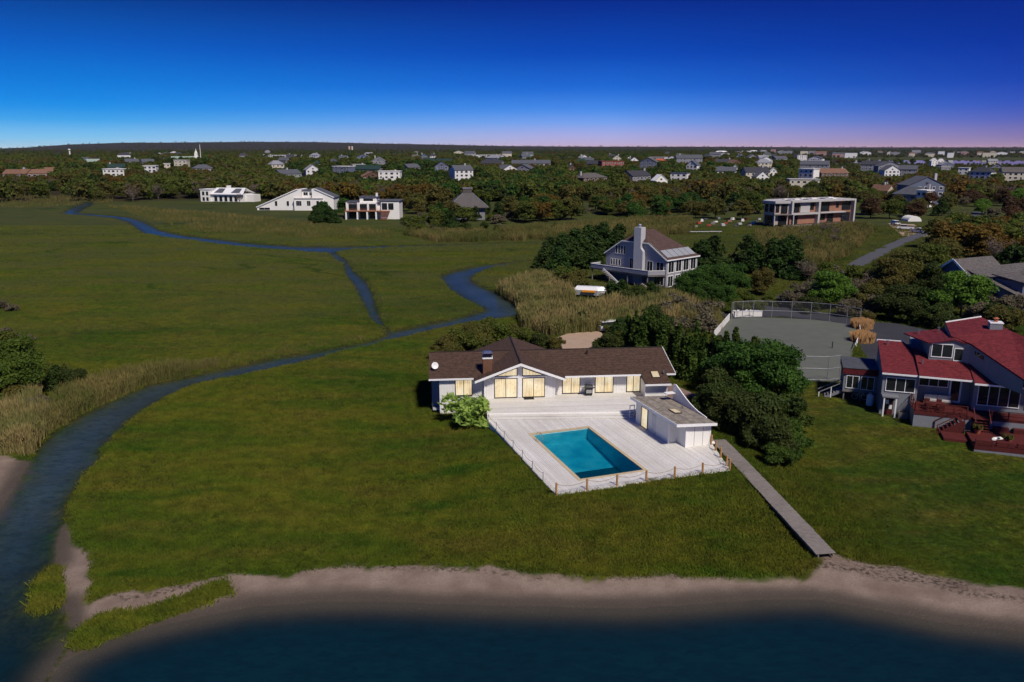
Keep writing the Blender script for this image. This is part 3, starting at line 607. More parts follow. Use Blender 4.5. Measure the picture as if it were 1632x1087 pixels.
m = MB(); m.hexa([(13.8, 5.05, 3.62), (13.849, 5.05, 3.62), (13.849, 13.9, 3.62), (13.8, 13.9, 3.62)], [(13.8, 5.05, 3.89), (13.849, 5.05, 3.89), (13.849, 13.9, 3.89), (13.8, 13.9, 3.89)])
m.hexa([(13.8, 5.0, 3.62), (18.03, 4.93, 3.3), (18.03, 4.985, 3.3), (13.8, 5.05, 3.62)], [(13.8, 5.0, 3.89), (18.03, 4.93, 3.55), (18.03, 4.985, 3.55), (13.8, 5.05, 3.89)]); m.build('fascia', trim, r)
fin = []; pts = [(12.6, 3.5), (12.6, 5.15), (12.2, 5.2), (11.2, 4.75), (10.2, 4.32), (9.2, 3.98), (8.0, 3.72), (6.6, 3.58), (6.6, 3.5)]
m = MB(); m.hexa([(17.9, y, z) for y, z in pts], [(18.0, y, z) for y, z in pts]); m.build('fin_wall', white, C)
m = MB(); m.slab([(16.8, 12.0, 4.4), (17.89, 12.0, 4.4), (17.89, 12.6, 4.4), (16.8, 12.6, 4.4)], .08); m.build('fin_shelf', white, C)
window(C, Face(14.16, 13.3, -R(90)), 1.25, 2.4, LZ+.05, 3.35, 1, bronze, warm, 'sliding_door')
m = MB(); Face(14.16, 13.3, -R(90)).box(m, 3.3, 4.05, .0, .03, LZ+.02, 3.3); m.build('door', plain('pale_door', (.62, .61, .60)), C)
s = MB(); s.slab([(15.45, 8.1, 3.83), (16.25, 8.1, 3.765), (16.25, 9.3, 3.765), (15.45, 9.3, 3.83)], .1); s = s.build('skylight', bronze, r)
m = MB(); m.slab([(15.52, 8.17, 3.838), (16.18, 8.17, 3.783), (16.18, 9.23, 3.783), (15.52, 9.23, 3.838)], .012); m.build('pane', warm2, s)
m = MB(); m.lathe((17.2, 9.6, 3.55), [(.07, 0), (.07, .3), (.11, .31), (.11, .38)], 10); m.build('roof_vent', steel, r)
m = MB(); m.lathe((17.95, 5.35, LZ), [(.12, 0), (.2, .1), (.2, .22), (.1, .3)], 10); m.build('hose_reel', white, C)
rt = root('stair_railing', 'short white rail at the deck steps beside the cabana', 'railing', (*loc2w((14.0, 14.0), DO, DA), LZ), DA)
for x in (0, .5): m = MB(); m.box(x, .3, -.02, x+.07, .37, 1.35); m.build('post', trim, rt)
m = MB(); m.box(-.02, .29, 1.351, .59, .38, 1.42); m.build('handrail', trim, rt); m = MB(); m.box(.072, .32, .7, .498, .36, .76); m.build('rail', trim, rt)
# ---------------------------------------------------------------- grill, door mat
gp = loc2w((11.4, .2), HO, HA); B = root('barbecue_grill', 'black and steel barbecue grill against the white wall', 'grill', (*gp, UZ), HA)
m = MB(); m.box(-.38, -.25, .12, .38, .25, .72); m.build('cabinet', black, B)
m = MB(); m.box(-.42, -.28, .722, .42, .28, .88); m.build('firebox', black, B)
m = MB(); m.hexa([(-.42, -.26, .882), (.42, -.26, .882), (.42, .26, .882), (-.42, .26, .882)], [(-.42, -.12, 1.18), (.42, -.12, 1.18), (.42, .2, 1.18), (-.42, .2, 1.18)]); l = m.build('lid', black, B)
m = MB(); m.tube([(-.3, -.29, 1.02), (.3, -.29, 1.02)], .02, 6); m.build('handle', steel, l)
for x in (-.78, .44): m = MB(); m.box(x, -.22, .82, x+.34, .22, .86); m.build('side_shelf', steel, B)
m = MB(); m.box(-.3, -.262, .3, .3, -.252, .68); m.build('cabinet_door', steel, B)
for x in (-.3, .3):
    for y in (-.2, .2): m = MB(); m.tube([(x-.02, y, .065), (x+.02, y, .065)], .06, 10); m.build('wheel', rubber, B)
mp = loc2w((4.8, -.45), HO, HA); m = MB(); m.box(-.55, -.3, 0, .55, .3, .025); o = m.build('door_mat', rubber); o.location = (*mp, UZ+.006); o.rotation_euler = (0, 0, HA); tag(o, 'dark door mat in front of the lit gable door', 'mat')
# ---------------------------------------------------------------- boardwalk
bw = root('boardwalk', 'narrow grey plank boardwalk running from the deck down to the beach', 'boardwalk', (19.45, 70.8, 0))
A0 = np.array([19.35, 70.6]); A1 = np.array([21.95, 50.6]); dv = (A1-A0)/np.linalg.norm(A1-A0); nv = np.array([dv[1], -dv[0]]); LEN = np.linalg.norm(A1-A0); NP = 104
pmesh = None
for i in range(NP):
    k = (i+.5)/NP; c = A0+(A1-A0)*k; z = bw_z(k)
    if pmesh is None: mm = MB(); mm.box(-.72, -LEN/NP/2+.012, -.04, .72, LEN/NP/2-.012, .0); pmesh = mm.mesh('plank', grey_wood)
    o = bpy.data.objects.new('plank', pmesh); COL.objects.link(o); o.parent = bw; o.location = (c[0]-19.45, c[1]-70.8, z+random.uniform(-.008, .008)); o.rotation_euler = (0, 0, math.atan2(nv[1], nv[0])+random.uniform(-.012, .012)); o.scale = (random.uniform(.97, 1.03), 1, 1)
for sg in (-.55, .55):
    m = MB(); m.bar((A0[0]+nv[0]*sg-19.45, A0[1]+nv[1]*sg-70.8, 1.2), (A1[0]+nv[0]*sg-19.45, A1[1]+nv[1]*sg-70.8, .3), .08, .16); m.build('joist', grey_wood, bw)
# ---------------------------------------------------------------- red roofed house (frame x along front, y back)
RZ = .45
RH = root('red_roofed_house', 'grey house with dark red shingle roofs, dormer and square chimney', 'house', (RO[0], RO[1], 0), RA)
def z4(a, b, z): p = G(1380+a/4.528, 490+b/4.528, z); q = w2l(p[:2], RO, RA); return (q[0], q[1], z)
def wallp(poly, z0, zt, mat=None, name='wall'):   # zt: number or per-vertex heights
    m = MB(); zt = zt if hasattr(zt, '__len__') else [zt]*len(poly); m.hexa([(p[0], p[1], z0) for p in poly], [(p[0], p[1], z) for p, z in zip(poly, zt)]); return m.build(name, mat or grey_v, RH)
wallp([(.1, .35), (3.5, .35), (3.5, 7.6), (.1, 7.6)], RZ-.5, [4.95, 4.95, 6.75, 6.75])
wallp([(3.502, 1.3), (8.5, 1.3), (8.5, 9.6), (3.502, 9.6)], RZ-.5, [5.2, 5.2, 7.2, 7.2])
wallp([(8.502, -.3), (17, -.3), (17, 8), (8.502, 8)], RZ-.5, [5.05, 5.05, 6.5, 6.5])
def rslab(pts, th=.16, nm='roof', mat=None):
    m = MB(); m.slab(pts, th); return m.build(nm, mat or red_sh, RH)
R1 = rslab([(-.05, 0, 5.2), (3.6, -.05, 5.2), (3.6, 5.5, 6.55), (2.6, 7.4, 7.0), (.0, 7.5, 7.0)])
R2 = rslab([(3.4, -.45, 5.28), (8.45, -.6, 5.28), (8.45, 3.3, 6.35), (5.2, 3.4, 6.37), (3.4, 5.6, 6.9)])
R3 = rslab([(8.3, -1.3, 5.2), (17, -1.5, 5.2), (17, .9, 5.85), (13.6, 1.6, 6.1), (8.3, 6.1, 7.3)])
for pts in (((-.05, 0, 5.2), (3.6, -.05, 5.2)), ((3.4, -.45, 5.28), (8.45, -.6, 5.28)), ((8.3, -1.3, 5.2), (17, -1.5, 5.2))):
    (xa, ya, za), (xb, yb, zb) = pts; m = MB(); m.hexa([(xa, ya-.05, za-.2), (xb, yb-.05, zb-.2), (xb, yb-.004, zb-.2), (xa, ya-.004, za-.2)], [(xa, ya-.05, za-.02), (xb, yb-.05, zb-.02), (xb, yb-.004, zb-.02), (xa, ya-.004, za-.02)]); m.build('fascia', trim, RH)
m = MB(); m.box(-.1, 7.5, 6.8, 2.7, 7.6, 7.08); m.build('fascia', trim, RH)
# upper roof with clerestory
up = [z4(575, 108, 9.2), z4(832, 68, 9.7), z4(1050, 170, 9.3), z4(1420, 330, 8.8), z4(1420, 690, 6.1), z4(1141, 520, 6.75), z4(760, 262, 8.35), z4(615, 205, 8.75)]
rslab(up, .18)
m = MB()   # clerestory wall under the lower edge of the upper roof, then the left end wall
for a, b in ((up[5], up[6]), (up[6], up[7]), (up[7], up[0])):
    m.face([(a[0], a[1], a[2]-.15), (b[0], b[1], b[2]-.15), (b[0], b[1], 5.3), (a[0], a[1], 5.3)])
m.build('clerestory_wall', grey_v, RH)
m = MB(); a, b = np.array(up[0]), np.array(up[1]); m.bar(tuple(a), tuple(b), .12, .2); m.build('fascia', trim, RH)
a, b = np.array(up[6]), np.array(up[5]); d = (b-a); nrm = np.array([d[1], -d[0], 0]); nrm = nrm/np.linalg.norm(nrm)*(-.06 if nrm[1] > 0 else .06)
k0, k1 = .1, .27; m = MB(); m.hexa([a+d*k0+nrm-(0, 0, .75), a+d*k1+nrm-(0, 0, .75), a+d*k1+nrm-(0, 0, .4), a+d*k0+nrm-(0, 0, .4)], [a+d*k0-(0, 0, .75), a+d*k1-(0, 0, .75), a+d*k1-(0, 0, .4), a+d*k0-(0, 0, .4)]); m.build('window', glass, RH)
# dormer
m = MB(); m.hexa([(4.6, 3.1, 6.0), (9.0, 3.1, 6.0), (9.0, 9, 6.0), (4.6, 9, 6.0)], [(4.6, 3.1, 8.0), (9.0, 3.1, 7.75), (9.0, 9, 7.9), (4.6, 9, 7.9)]); m.face([(4.6, 3.1, 8.0), (6.9, 3.1, 8.5), (9.0, 3.1, 7.75)]); m.build('dormer_wall', grey_v, RH)
rslab([(4.4, 2.9, 8.08), (6.9, 2.9, 8.62), (6.9, 9.2, 8.5), (2.6, 8.0, 7.9)], .12, 'dormer_roof'); rslab([(6.9, 2.9, 8.62), (9.2, 2.9, 7.86), (9.2, 9.2, 8.3), (6.9, 9.2, 8.5)], .12, 'dormer_roof')
Fd = Face(0, 3.1); window(RH, Fd, 4.85, 6.75, 6.62, 7.95, 2, trim, glass); window(RH, Fd, 7.0, 8.75, 6.35, 7.6, 2, trim, glass)
cb = z4(918, 268, 7.6); cm = MB(); cm.box(cb[0]-.55, cb[1]-.1, 6.5, cb[0]+.65, cb[1]+1.0, 9.9); cm = cm.build('chimney', grey_v, RH)
m = MB(); m.box(cb[0]-.6, cb[1]-.15, 9.902, cb[0]+.7, cb[1]+1.05, 10.02); m.build('chimney_cap', trim, cm); m = MB(); m.lathe((cb[0]+.05, cb[1]+.45, 10.02), [(.2, 0), (.2, .35), (.32, .36), (.05, .5)], 10); m.build('flue', terracotta, cm)
for (x, y, z) in ((3.9, 2.0, 5.9), (.9, 6.4, 6.75), (6.0, 7.5, 8.4), (4.0, 7.2, 8.1)): m = MB(); m.lathe((x, y, z), [(.07, 0), (.07, .4), (.14, .41), (.14, .5)], 8); m.build('roof_vent', steel, RH)
F1 = Face(0, .35); F2_ = Face(0, 1.3); F3 = Face(0, -.3)
window(RH, F1, .5, 3.2, 3.2, 4.6, 3, trim, glass); window(RH, F2_, 3.75, 6.4, 3.85, 4.75, 3, trim, glass); window(RH, F2_, 6.75, 7.55, 2.45, 4.7, 1, trim, glass, 'door', .16); window(RH, F3, 8.95, 12.6, 2.75, 4.75, 4, trim, glass); window(RH, F3, 13.2, 16.4, 2.75, 4.75, 4, trim, glass)
dr = MB(); dr.box(.55, .28, RZ-.1, 1.35, .349, RZ+2.0); dr = dr.build('door', red_deck, RH)
for i in range(2):
    for j in range(2): m = MB(); m.box(.63+i*.36, .262, RZ+.75+j*.55, .91+i*.36, .279, RZ+1.2+j*.55); m.build('pane', trim if (i+j) % 2 else glass, dr)
for x in (.3, 1.45): m = MB(); m.box(x, -.55, RZ-.2, x+.14, -.41, RZ+2.2); m.build('porch_post', trim, RH)
m = MB(); m.box(.15, -.6, RZ+2.202, 1.75, .34, RZ+2.34); m.build('porch_canopy', grey_v, RH)
# annex on posts with stair
wallp([(-3.4, 4.25), (.098, 4.25), (.098, 9), (-3.4, 9)], 1.75, 3.62)
m = MB(); m.prism([(-3.55, 4.1), (.05, 4.1), (.05, 9.1), (-3.55, 9.1)], 3.622, 4.3); m.build('parapet', red_sh, RH)
m = MB(); m.prism([(-3.6, 4.05), (.08, 4.05), (.08, 9.15), (-3.6, 9.15)], 4.302, 4.4); m.build('flat_roof', slate, RH)
Fa = Face(0, 4.25); window(RH, Fa, -3.05, -1.85, 2.05, 3.4, 2); window(RH, Fa, -1.55, -.3, 2.0, 3.4, 2)
for x in (-3.3, -1.6, -.1):
    for y in (4.35, 8.8): m = MB(); m.box(x, y, RZ-.3, x+.14, y+.14, 1.749); m.build('stilt', grey_wood, RH)
m = MB(); m.box(-3.4, 4.2, 1.55, .09, 4.245, 1.748); m.build('rim_board', grey_wood, RH)
for i in range(8): m = MB(); x = -3.42-i*.3; m.box(x-.3, 4.6, 1.55-i*.17, x, 5.9, 1.6-i*.17); m.build('stair_tread', grey_wood, RH)
for y in (4.55, 5.95): m = MB(); m.bar((-3.4, y, 2.5), (-5.9, y, 1.1), .07, .09); m.build('stair_rail', grey_v, RH); m = MB(); m.bar((-3.42, y, 1.5), (-5.85, y, .12), .06, .3); m.build('stair_stringer', grey_v, RH)
for x, z in ((-5.85, 1.15), (-4.6, 1.85)): m = MB(); m.box(x, 4.5, .2, x+.09, 4.59, z); m.build('stair_post', trim, RH)
# upper deck, steps and lower deck
DK = root('red_stained_deck', 'dark red stained two level deck with railings on grey board skirts', 'deck', (RO[0], RO[1], 0), RA)
def dplanks(poly, z, axis, lab): mb = MB(); planks(mb, poly, axis, .16, z, .05); o = mb.build('plank', red_deck, DK); tag(o, lab, kind='stuff')
dplanks([(2.95, -2.75), (8.2, -2.75), (8.2, -3.4), (17, -3.4), (17, -.31), (8.49, -.31), (8.49, 1.29), (3.52, 1.29), (3.52, .34), (2.95, .34)], 2.12, 0, 'red planks of the upper level')
m = MB(); m.box(2.95, -2.75, RZ-.5, 8.2, -2.69, 2.06); m.build('skirt_wall', grey_v, DK); m = MB(); m.box(2.95, -2.688, RZ-.5, 3.0, .33, 2.06); m.build('skirt_wall', grey_v, DK); m = MB(); m.box(9.6, -3.4, RZ-.5, 17, -3.34, 2.06); m.build('skirt_wall', grey_v, DK)
dplanks([(7.4, -8.7), (17, -8.7), (17, -3.45), (9.5, -3.45), (9.5, -4.4), (7.4, -4.4)], 1.15, 1, 'red planks of the lower level')
m = MB(); m.box(7.4, -8.7, RZ-.6, 17, -8.65, .78); m.build('skirt_wall', grey_v, DK); m = MB(); m.box(7.4, -8.72, .782, 17, -8.66, 1.09); m.build('rim_board', red_deck, DK); m = MB(); m.box(7.4, -8.64, RZ-.6, 7.45, -4.4, 1.09); m.build('skirt_wall', red_deck, DK)
m = MB(); m.box(2.93, -2.79, 1.8, 8.2, -2.752, 2.1); m.build('rim_board', red_deck, DK)
def railing(p, q, z, n, zh=.95):
    p = np.array(p, float); q = np.array(q, float)
    for i in range(n+1): c = p+(q-p)*i/n; m = MB(); m.box(c[0]-.05, c[1]-.05, z, c[0]+.05, c[1]+.05, z+zh); m.build('railing_post', red_deck, DK)
    for h in (zh, zh*.55, zh*.2): m = MB(); m.bar((*p, z+h), (*q, z+h), .07, .05); m.build('rail', red_deck, DK)
railing((3.0, -2.68), (7.7, -2.68), 2.12, 4); railing((3.0, -2.68), (3.0, .2), 2.12, 2); railing((9.7, -3.32), (16.9, -3.32), 2.12, 5); railing((7.5, -8.6), (16.9, -8.6), 1.15, 7, .5)
for i in range(5): m = MB(); z = 2.0-i*.19; m.box(8.25, -2.8-.3*(i+1), z-.05, 9.5, -2.8-.3*i, z); m.build('stair_tread', red_deck, DK)
for x in (8.2, 9.52): m = MB(); m.bar((x, -2.75, 3.05), (x, -4.4, 2.05), .07); m.build('stair_rail', red_deck, DK)
for i in range(6): m = MB(); z = 1.95-i*.25; m.box(6.3-.32*i+.5, -4.3, z-.06, 6.62-.32*i+.5, -2.85, z); m.build('stair_tread', red_deck, DK)
m = MB(); m.hexa([(4.9, -4.36, RZ-.4), (7.3, -4.36, RZ-.4), (7.3, -4.36, 2.0), (7.0, -4.36, 2.0), (4.9, -4.36, .6)], [(4.9, -4.31, RZ-.4), (7.3, -4.31, RZ-.4), (7.3, -4.31, 2.0), (7.0, -4.31, 2.0), (4.9, -4.31, .6)]); m.build('stair_stringer', red_deck, DK)
for y in (-4.33, -2.84): m = MB(); m.bar((7.2, y, 2.95), (4.9, y, 1.35), .07); m.bar((4.92, y, .3), (4.92, y, 1.35), .08); m.bar((7.2, y, 1.9), (7.2, y, 2.95), .08); m.build('stair_rail', red_deck, DK)
m = MB(); m.box(5.2, -6.6, RZ-.4, 7.3, -4.5, .85); m.build('landing', red_deck, DK)
for i in range(5): m = MB(); m.box(7.6+i*1.7, -8.3, 1.152, 8.9+i*1.7, -7.75, 1.55); m.build('bench', red_deck, DK)
for i in range(4): m = MB(); m.box(9.9+i*1.7, -4.0, 1.152, 11.2+i*1.7, -3.46, 1.6); m.build('bench', red_deck, DK)
def at_red(x, y, z): return (*loc2w((x, y), RO, RA), z)
o = root('patio_sofa', 'pale cushioned outdoor sofa on the upper red deck against the grey wall', 'sofa', at_red(4.3, .75, 2.12), RA)
m = MB(); m.box(-.1, -.4, 0, 2.6, .35, .32); m.build('sofa_base', brownw, o)
for i in range(2):
    m = MB(); m.box(i*1.25, -.38, .322, i*1.25+1.2, .2, .5); m.build('seat_cushion', concrete, o); m = MB(); m.box(i*1.25, .1, .502, i*1.25+1.2, .34, .9); m.build('back_cushion', concrete, o)
o = root('patio_table', 'long dark wooden table on the upper red deck', 'table', at_red(5.0, -1.5, 2.12), RA)
m = MB(); m.box(-.9, -.4, .68, .9, .4, .74); m.build('table_top', red_deck, o)
for x in (-.8, .8):
    for y in (-.32, .32): m = MB(); m.box(x-.04, y-.04, 0, x+.04, y+.04, .679); m.build('leg', red_deck, o)
for i in range(4):
    o = root('deck_chair', 'dark slatted chair beside the long table on the red deck', 'chair', at_red(4.35+(i % 2)*1.1, -2.15+1.25*(i//2), 2.12), RA+(0 if i < 2 else math.pi), 'chairs around the red deck table')
    m = MB(); m.box(-.25, -.2, .4, .25, .25, .45); m.build('seat', red_deck, o); m = MB(); m.box(-.25, -.25, .452, .25, -.2, .9); m.build('backrest', red_deck, o)
    for x in (-.22, .22):
        for y in (-.2, .22): m = MB(); m.box(x-.025, y-.025, 0, x+.025, y+.025, .399); m.build('leg', red_deck, o)
def lathe_obj(name, label, cat, loc, prof, mat, n=14, group=None): m = MB(); m.lathe((0, 0, 0), prof, n); o = m.build(name, mat); o.location = loc; return tag(o, label, cat, group)
tk = root('propane_tank', 'white upright propane tank beside the grey annex', 'tank', (*loc2w((-.6, 3.2), RO, RA), RZ))
m = MB(); m.lathe((0, 0, 0), [(.28, 0), (.3, .06), (.38, .12), (.38, 1.1), (.33, 1.25), (.18, 1.36), (.02, 1.4)], 18); m.build('tank_body', trim, tk); m = MB(); m.lathe((0, 0, 1.402), [(.16, 0), (.16, .14), (.13, .14)], 12); m.build('valve_collar', metal, tk)
o = root('air_conditioner', 'grey air conditioner box under the windows of the red roofed house', 'air conditioner', at_red(2.3, -.3, RZ), RA); m = MB(); m.box(-.45, -.4, .05, .45, .4, .75); m.build('housing', grey_wood, o); m = MB(); m.lathe((0, 0, .752), [(.32, 0), (.32, .03), (.05, .05)], 14); m.build('fan_grille', black, o)
def bush_pot(label, loc):
    o = root('flower_pot', label, 'pot', loc); m = MB(); m.lathe((0, 0, 0), [(.2, 0), (.3, .4), (.34, .42), (.34, .48), (.28, .48)], 14); m.build('pot', terracotta, o); return o
POTS = [bush_pot('terracotta pot of yellow green plants at the top of the lower deck', at_red(8.3, -5.0, 1.152)), bush_pot('terracotta pot of dry plants on the open lower red deck', at_red(10.4, -7.2, 1.152))]
o = root('folded_umbrella', 'white folded cover lying on the lower red deck', 'cover', at_red(9.7, -6.6, 1.152), RA+.6); m = MB(); m.tube([(-.7, 0, .16), (-.5, 0, .2), (.3, 0, .2), (.6, 0, .12)], [.08, .18, .16, .06], 8); m.build('cover_cloth', white, o)
bk = root('bicycle', 'white bicycle lying under the annex', 'bicycle', at_red(-1.5, 5.2, RZ+.05), RA)
for x in (-.5, .5): m = MB(); m.tube([(x+.32*math.cos(a*.5236), -.1+.02*math.sin(a), .35+.32*math.sin(a*.5236)) for a in range(13)], .025, 5); m.build('wheel', white, bk)
m = MB(); m.bar((-.5, -.1, .35), (-.1, -.1, .75), .04); m.bar((-.1, -.1, .75), (.4, -.1, .75), .04); m.bar((.4, -.1, .75), (.5, -.1, .35), .04); m.bar((-.1, -.1, .75), (0, -.1, .3), .04); m.bar((0, -.1, .3), (.4, -.1, .75), .04); m.build('bicycle_frame', white, bk)
# ---------------------------------------------------------------- court fence
FN = root('chain_link_fence', 'tall grey chain link fence curving round the far end of the court', 'fence', (46, 130, 0))
netf, t = new_mat('chain_link'); d = t.n('ShaderNodeBsdfDiffuse', {0: (.3, .3, .32, 1)}); tr = t.n('ShaderNodeBsdfTransparent')
t.t.links.new(t.n('ShaderNodeMixShader', {0: .07, 1: tr.outputs[0], 2: d.outputs[0]}).outputs[0], t.n('ShaderNodeOutputMaterial').inputs[0])
def chain(rt, pts, zs, h, rails):
    o = rt.location
    for (x, y), zg in zip(pts, zs): m = MB(); m.tube([(x-o.x, y-o.y, zg-.2), (x-o.x, y-o.y, zg+h)], .05, 6); m.build('post', metal, rt)
    for (a, za), (b, zb) in zip(list(zip(pts, zs)), list(zip(pts, zs))[1:]):
        for r in rails: m = MB(); m.tube([(a[0]-o.x, a[1]-o.y, za+r), (b[0]-o.x, b[1]-o.y, zb+r)], .04, 6); m.build('rail', metal, rt)
        m = MB(); m.face([(a[0]-o.x, a[1]-o.y, za), (b[0]-o.x, b[1]-o.y, zb), (b[0]-o.x, b[1]-o.y, zb+h), (a[0]-o.x, a[1]-o.y, za+h)]); m.build('wire_mesh', netf, rt)
fp = [(36.4, 129.4), (36.9, 130.3), (38.7, 131.1), (40.7, 131.7), (43.7, 131.3), (46.8, 130.7), (49.8, 130.0), (52.3, 128.4), (54.3, 126.4), (55.6, 124.4)]
chain(FN, fp, [float(base_h(*p))+.1 for p in fp], 3.05, (3.05, 1.45))
FN2 = root('chain_link_fence', 'thin chain link fence at the house end of the court', 'fence', (36, 93, 0))
fp2 = [(30.6, 95.6), (34.3, 93.2), (38.2, 92.7), (40.0, 93.6)]; chain(FN2, fp2, [float(base_h(*p))+.1 for p in fp2], 3.0, (3.0, 1.5, .1))
FN3 = root('court_side_wall', 'low white board wall along the side of the court', 'wall', (33.5, 124, 0))
for (a, b) in (((30.4, 116.6), (31.9, 120.0)), ((31.95, 120.1), (33.4, 123.4)), ((33.45, 123.5), (34.9, 126.8)), ((34.95, 126.9), (36.2, 129.7))): m = MB(); m.bar((a[0]-33.5, a[1]-124, .75), (b[0]-33.5, b[1]-124, .75), .08, 1.3); m.build('panel', white, FN3)
FN4 = root('court_side_fence', 'low white railed fence on the driveway side of the court', 'fence', (54.8, 120, 0))
for (a, b) in (((55.5, 124.3), (53.2, 118.6)), ((53.2, 118.6), (50.6, 113.4)), ((50.6, 113.4), (48.6, 109.4))):
    for z in (.2, 1.0): m = MB(); m.bar((a[0]-54.8, a[1]-120, z), (b[0]-54.8, b[1]-120, z), .07, .12); m.build('rail', trim, FN4)
    m = MB(); m.box(a[0]-54.85, a[1]-120.05, -.1, a[0]-54.75, a[1]-119.95, 1.1); m.build('post', trim, FN4)
o = root('windscreen_panel', 'pale box panel behind the far court fence', 'panel', (40.0, 132.4, 0), R(8)); m = MB(); m.box(-2.3, 0, .1, 2.6, .5, 1.15); m.build('panel_front', white, o); m = MB(); m.box(-2.35, -.05, 1.152, 2.65, .55, 1.22); m.build('panel_top', trim, o)
for i, x in enumerate((-1.5, -.7, .9, 1.7)):
    o = root('patio_chair', 'small white chair behind the far court fence', 'chair', (39.6+x, 134.0+.2*x, .05), R(20*i), 'white chairs behind the court'); m = MB(); m.box(-.28, -.28, .4, .28, .28, .47); m.build('seat', white, o); m = MB(); m.box(-.28, .24, .472, .28, .3, 1.05); m.build('backrest', white, o)
    for a in (-.23, .23):
        for b in (-.23, .23): m = MB(); m.box(a-.03, b-.03, 0, a+.03, b+.03, .399); m.build('leg', white, o)
o = root('patio_table', 'tan wooden frame between the white court chairs', 'table', (39.7, 134.3, .05)); m = MB(); m.box(-.55, -.4, .7, .55, .4, .78); m.build('table_top', post_w, o)
for a in (-.5, .5): m = MB(); m.box(a-.04, -.35, 0, a+.04, .35, .699); m.build('leg', post_w, o)
o = root('net_post', 'lone dark green net post on the court', 'post', (*G(1326, 557, .1)[:2], .1)); m = MB(); m.tube([(0, 0, -.1), (0, 0, 1.15)], .07, 8); m.build('post', plain('dark_green_paint', (.01, .03, .02)), o); m = MB(); m.lathe((0, 0, -.02), [(.22, 0), (.2, .06), (.08, .1)], 10); m.build('base_plate', black, o)
# ---------------------------------------------------------------- tall grey house among cedars (x along gable wall, y back)
gC = np.array([31.6, 162.0]); gA = R(-47); L = 16.1; g0 = gC-L*np.array([math.cos(gA), math.sin(gA)])
GH = root('tall_grey_house', 'tall grey clapboard house with brown cedar roof, broad chimney and wraparound deck', 'house', (*g0, 0), gA)
zb, ze, zc, zr, dp = -.2, 6.1, 9.0, 11.3, 11.0; xm = L/2; s = (zr-ze)/xm
xc = (zc-ze)/s
m = MB(); pr = [(0, zb), (L, zb), (L, ze), (L-xc, zc), (xc, zc), (0, ze)]; m.hexa([(x, 0, z) for x, z in pr], [(x, .3, z) for x, z in pr]); m.build('wall', grey_cl, GH)
m = MB(); m.prism([(0, .302), (L, .302), (L, dp), (0, dp)], zb, ze-.02); m.build('wall', grey_cl, GH)
rf = MB(); ov = .35; za = ze-s*ov
rf.slab([(-ov, -ov, za), (xc, -ov, zc), (xm, 2.6, zr), (xm, 5.8, zr), (-ov, dp+ov, za)], .16); rf.slab([(L+ov, -ov, za), (L+ov, dp+ov, za), (xm, 5.8, zr), (xm, 2.6, zr), (L-xc, -ov, zc)], .16)
rf.slab([(xc, -ov, zc), (L-xc, -ov, zc), (xm, 2.6, zr)], .16); rf.slab([(-ov, dp+ov, za), (xm, 5.8, zr), (L+ov, dp+ov, za)], .16); rf = rf.build('roof', brown_cedar, GH)
m = MB()
for a, b in (((-ov, -ov, za), (xc, -ov, zc)), ((xc, -ov, zc), (L-xc, -ov, zc)), ((L-xc, -ov, zc), (L+ov, -ov, za))): m.bar((a[0], a[1]-.04, a[2]-.1), (b[0], b[1]-.04, b[2]-.1), .08, .22)
m.build('bargeboard', trim, rf); m = MB(); m.bar((L+ov+.04, -ov, za-.1), (L+ov+.04, dp+ov, za-.1), .08, .25); m.build('fascia', trim, rf)
for i in range(5):   # glazed panels on the right hand slope
    y0 = .5+i*2.0; q = [(L-.2, y0), (L-.2, y0+1.85), (L-2.1, y0+1.85), (L-2.1, y0)]
    m = MB(); m.slab([(x, y, ze+s*(L-x)+.14) for x, y in q], .1); m.build('roof_panel', solar, rf)
ch = MB(); ch.box(8.2, -.9, zb, 10.6, -.002, 7.2); ch.hexa([(8.2, -.9, 7.2), (10.6, -.9, 7.2), (10.6, 0, 7.2), (8.2, 0, 7.2)], [(8.2, -.9, 7.9), (10.0, -.9, 7.9), (10.0, 0, 7.9), (8.2, 0, 7.9)]); ch.box(8.2, -.9, 7.9, 10.0, .6, 12.1); ch = ch.build('chimney', plain('pale_grey_chimney', (.46, .45, .47), .7, .08), GH)
m = MB(); m.lathe((9.1, -.2, 12.1), [(.3, 0), (.3, .4), (.42, .42), (.2, .65)], 12); m.build('flue', metal, ch)
Fg = Face(0, 0); Fs = Face(L, 0, R(90))
for i in range(4): window(GH, Fg, 2.6+i*.75, 3.1+i*.75, 6.1, 7.8, 1, trim, glass); window(GH, Fg, 1.3+i*.75, 1.75+i*.75, 3.5, 4.8, 1, trim, glass)
window(GH, Fg, 6.6, 7.8, 3.3, 5.4, 2, trim, glass); window(GH, Fg, 11.2, 12.6, 3.0, 5.2, 2, trim, glass, 'sliding_door'); window(GH, Fg, 13.6, 15.4, 3.1, 5.2, 2, trim, glass); window(GH, Fg, 13.2, 15.5, .6, 2.4, 3, trim, glass)
for i in range(4): window(GH, Fs, .7+i*2.6, 2.5+i*2.6, 3.2, 5.5, 2, trim, glass, fw=.2); window(GH, Fs, .7+i*2.6, 2.3+i*2.6, .3, 2.4, 2, trim, glass, fw=.15)
m = MB(); m.prism([(-1.6, -3.2), (14.0, -3.2), (16.05, -.01), (-1.6, -.01)], 2.55, 2.75); m.build('balcony_floor', grey_wood, GH)
for a, b in (((-1.6, -3.2), (14.0, -3.2)), ((14.0, -3.2), (16.0, -.2)), ((-1.6, -3.2), (-1.6, -.05))):
    m = MB(); m.bar((*a, 3.25), (*b, 3.25), .1, .85); m.build('balcony_parapet', grey_cl, GH); m = MB(); m.bar((*a, 3.72), (*b, 3.72), .2, .08); m.build('cap_rail', trim, GH)
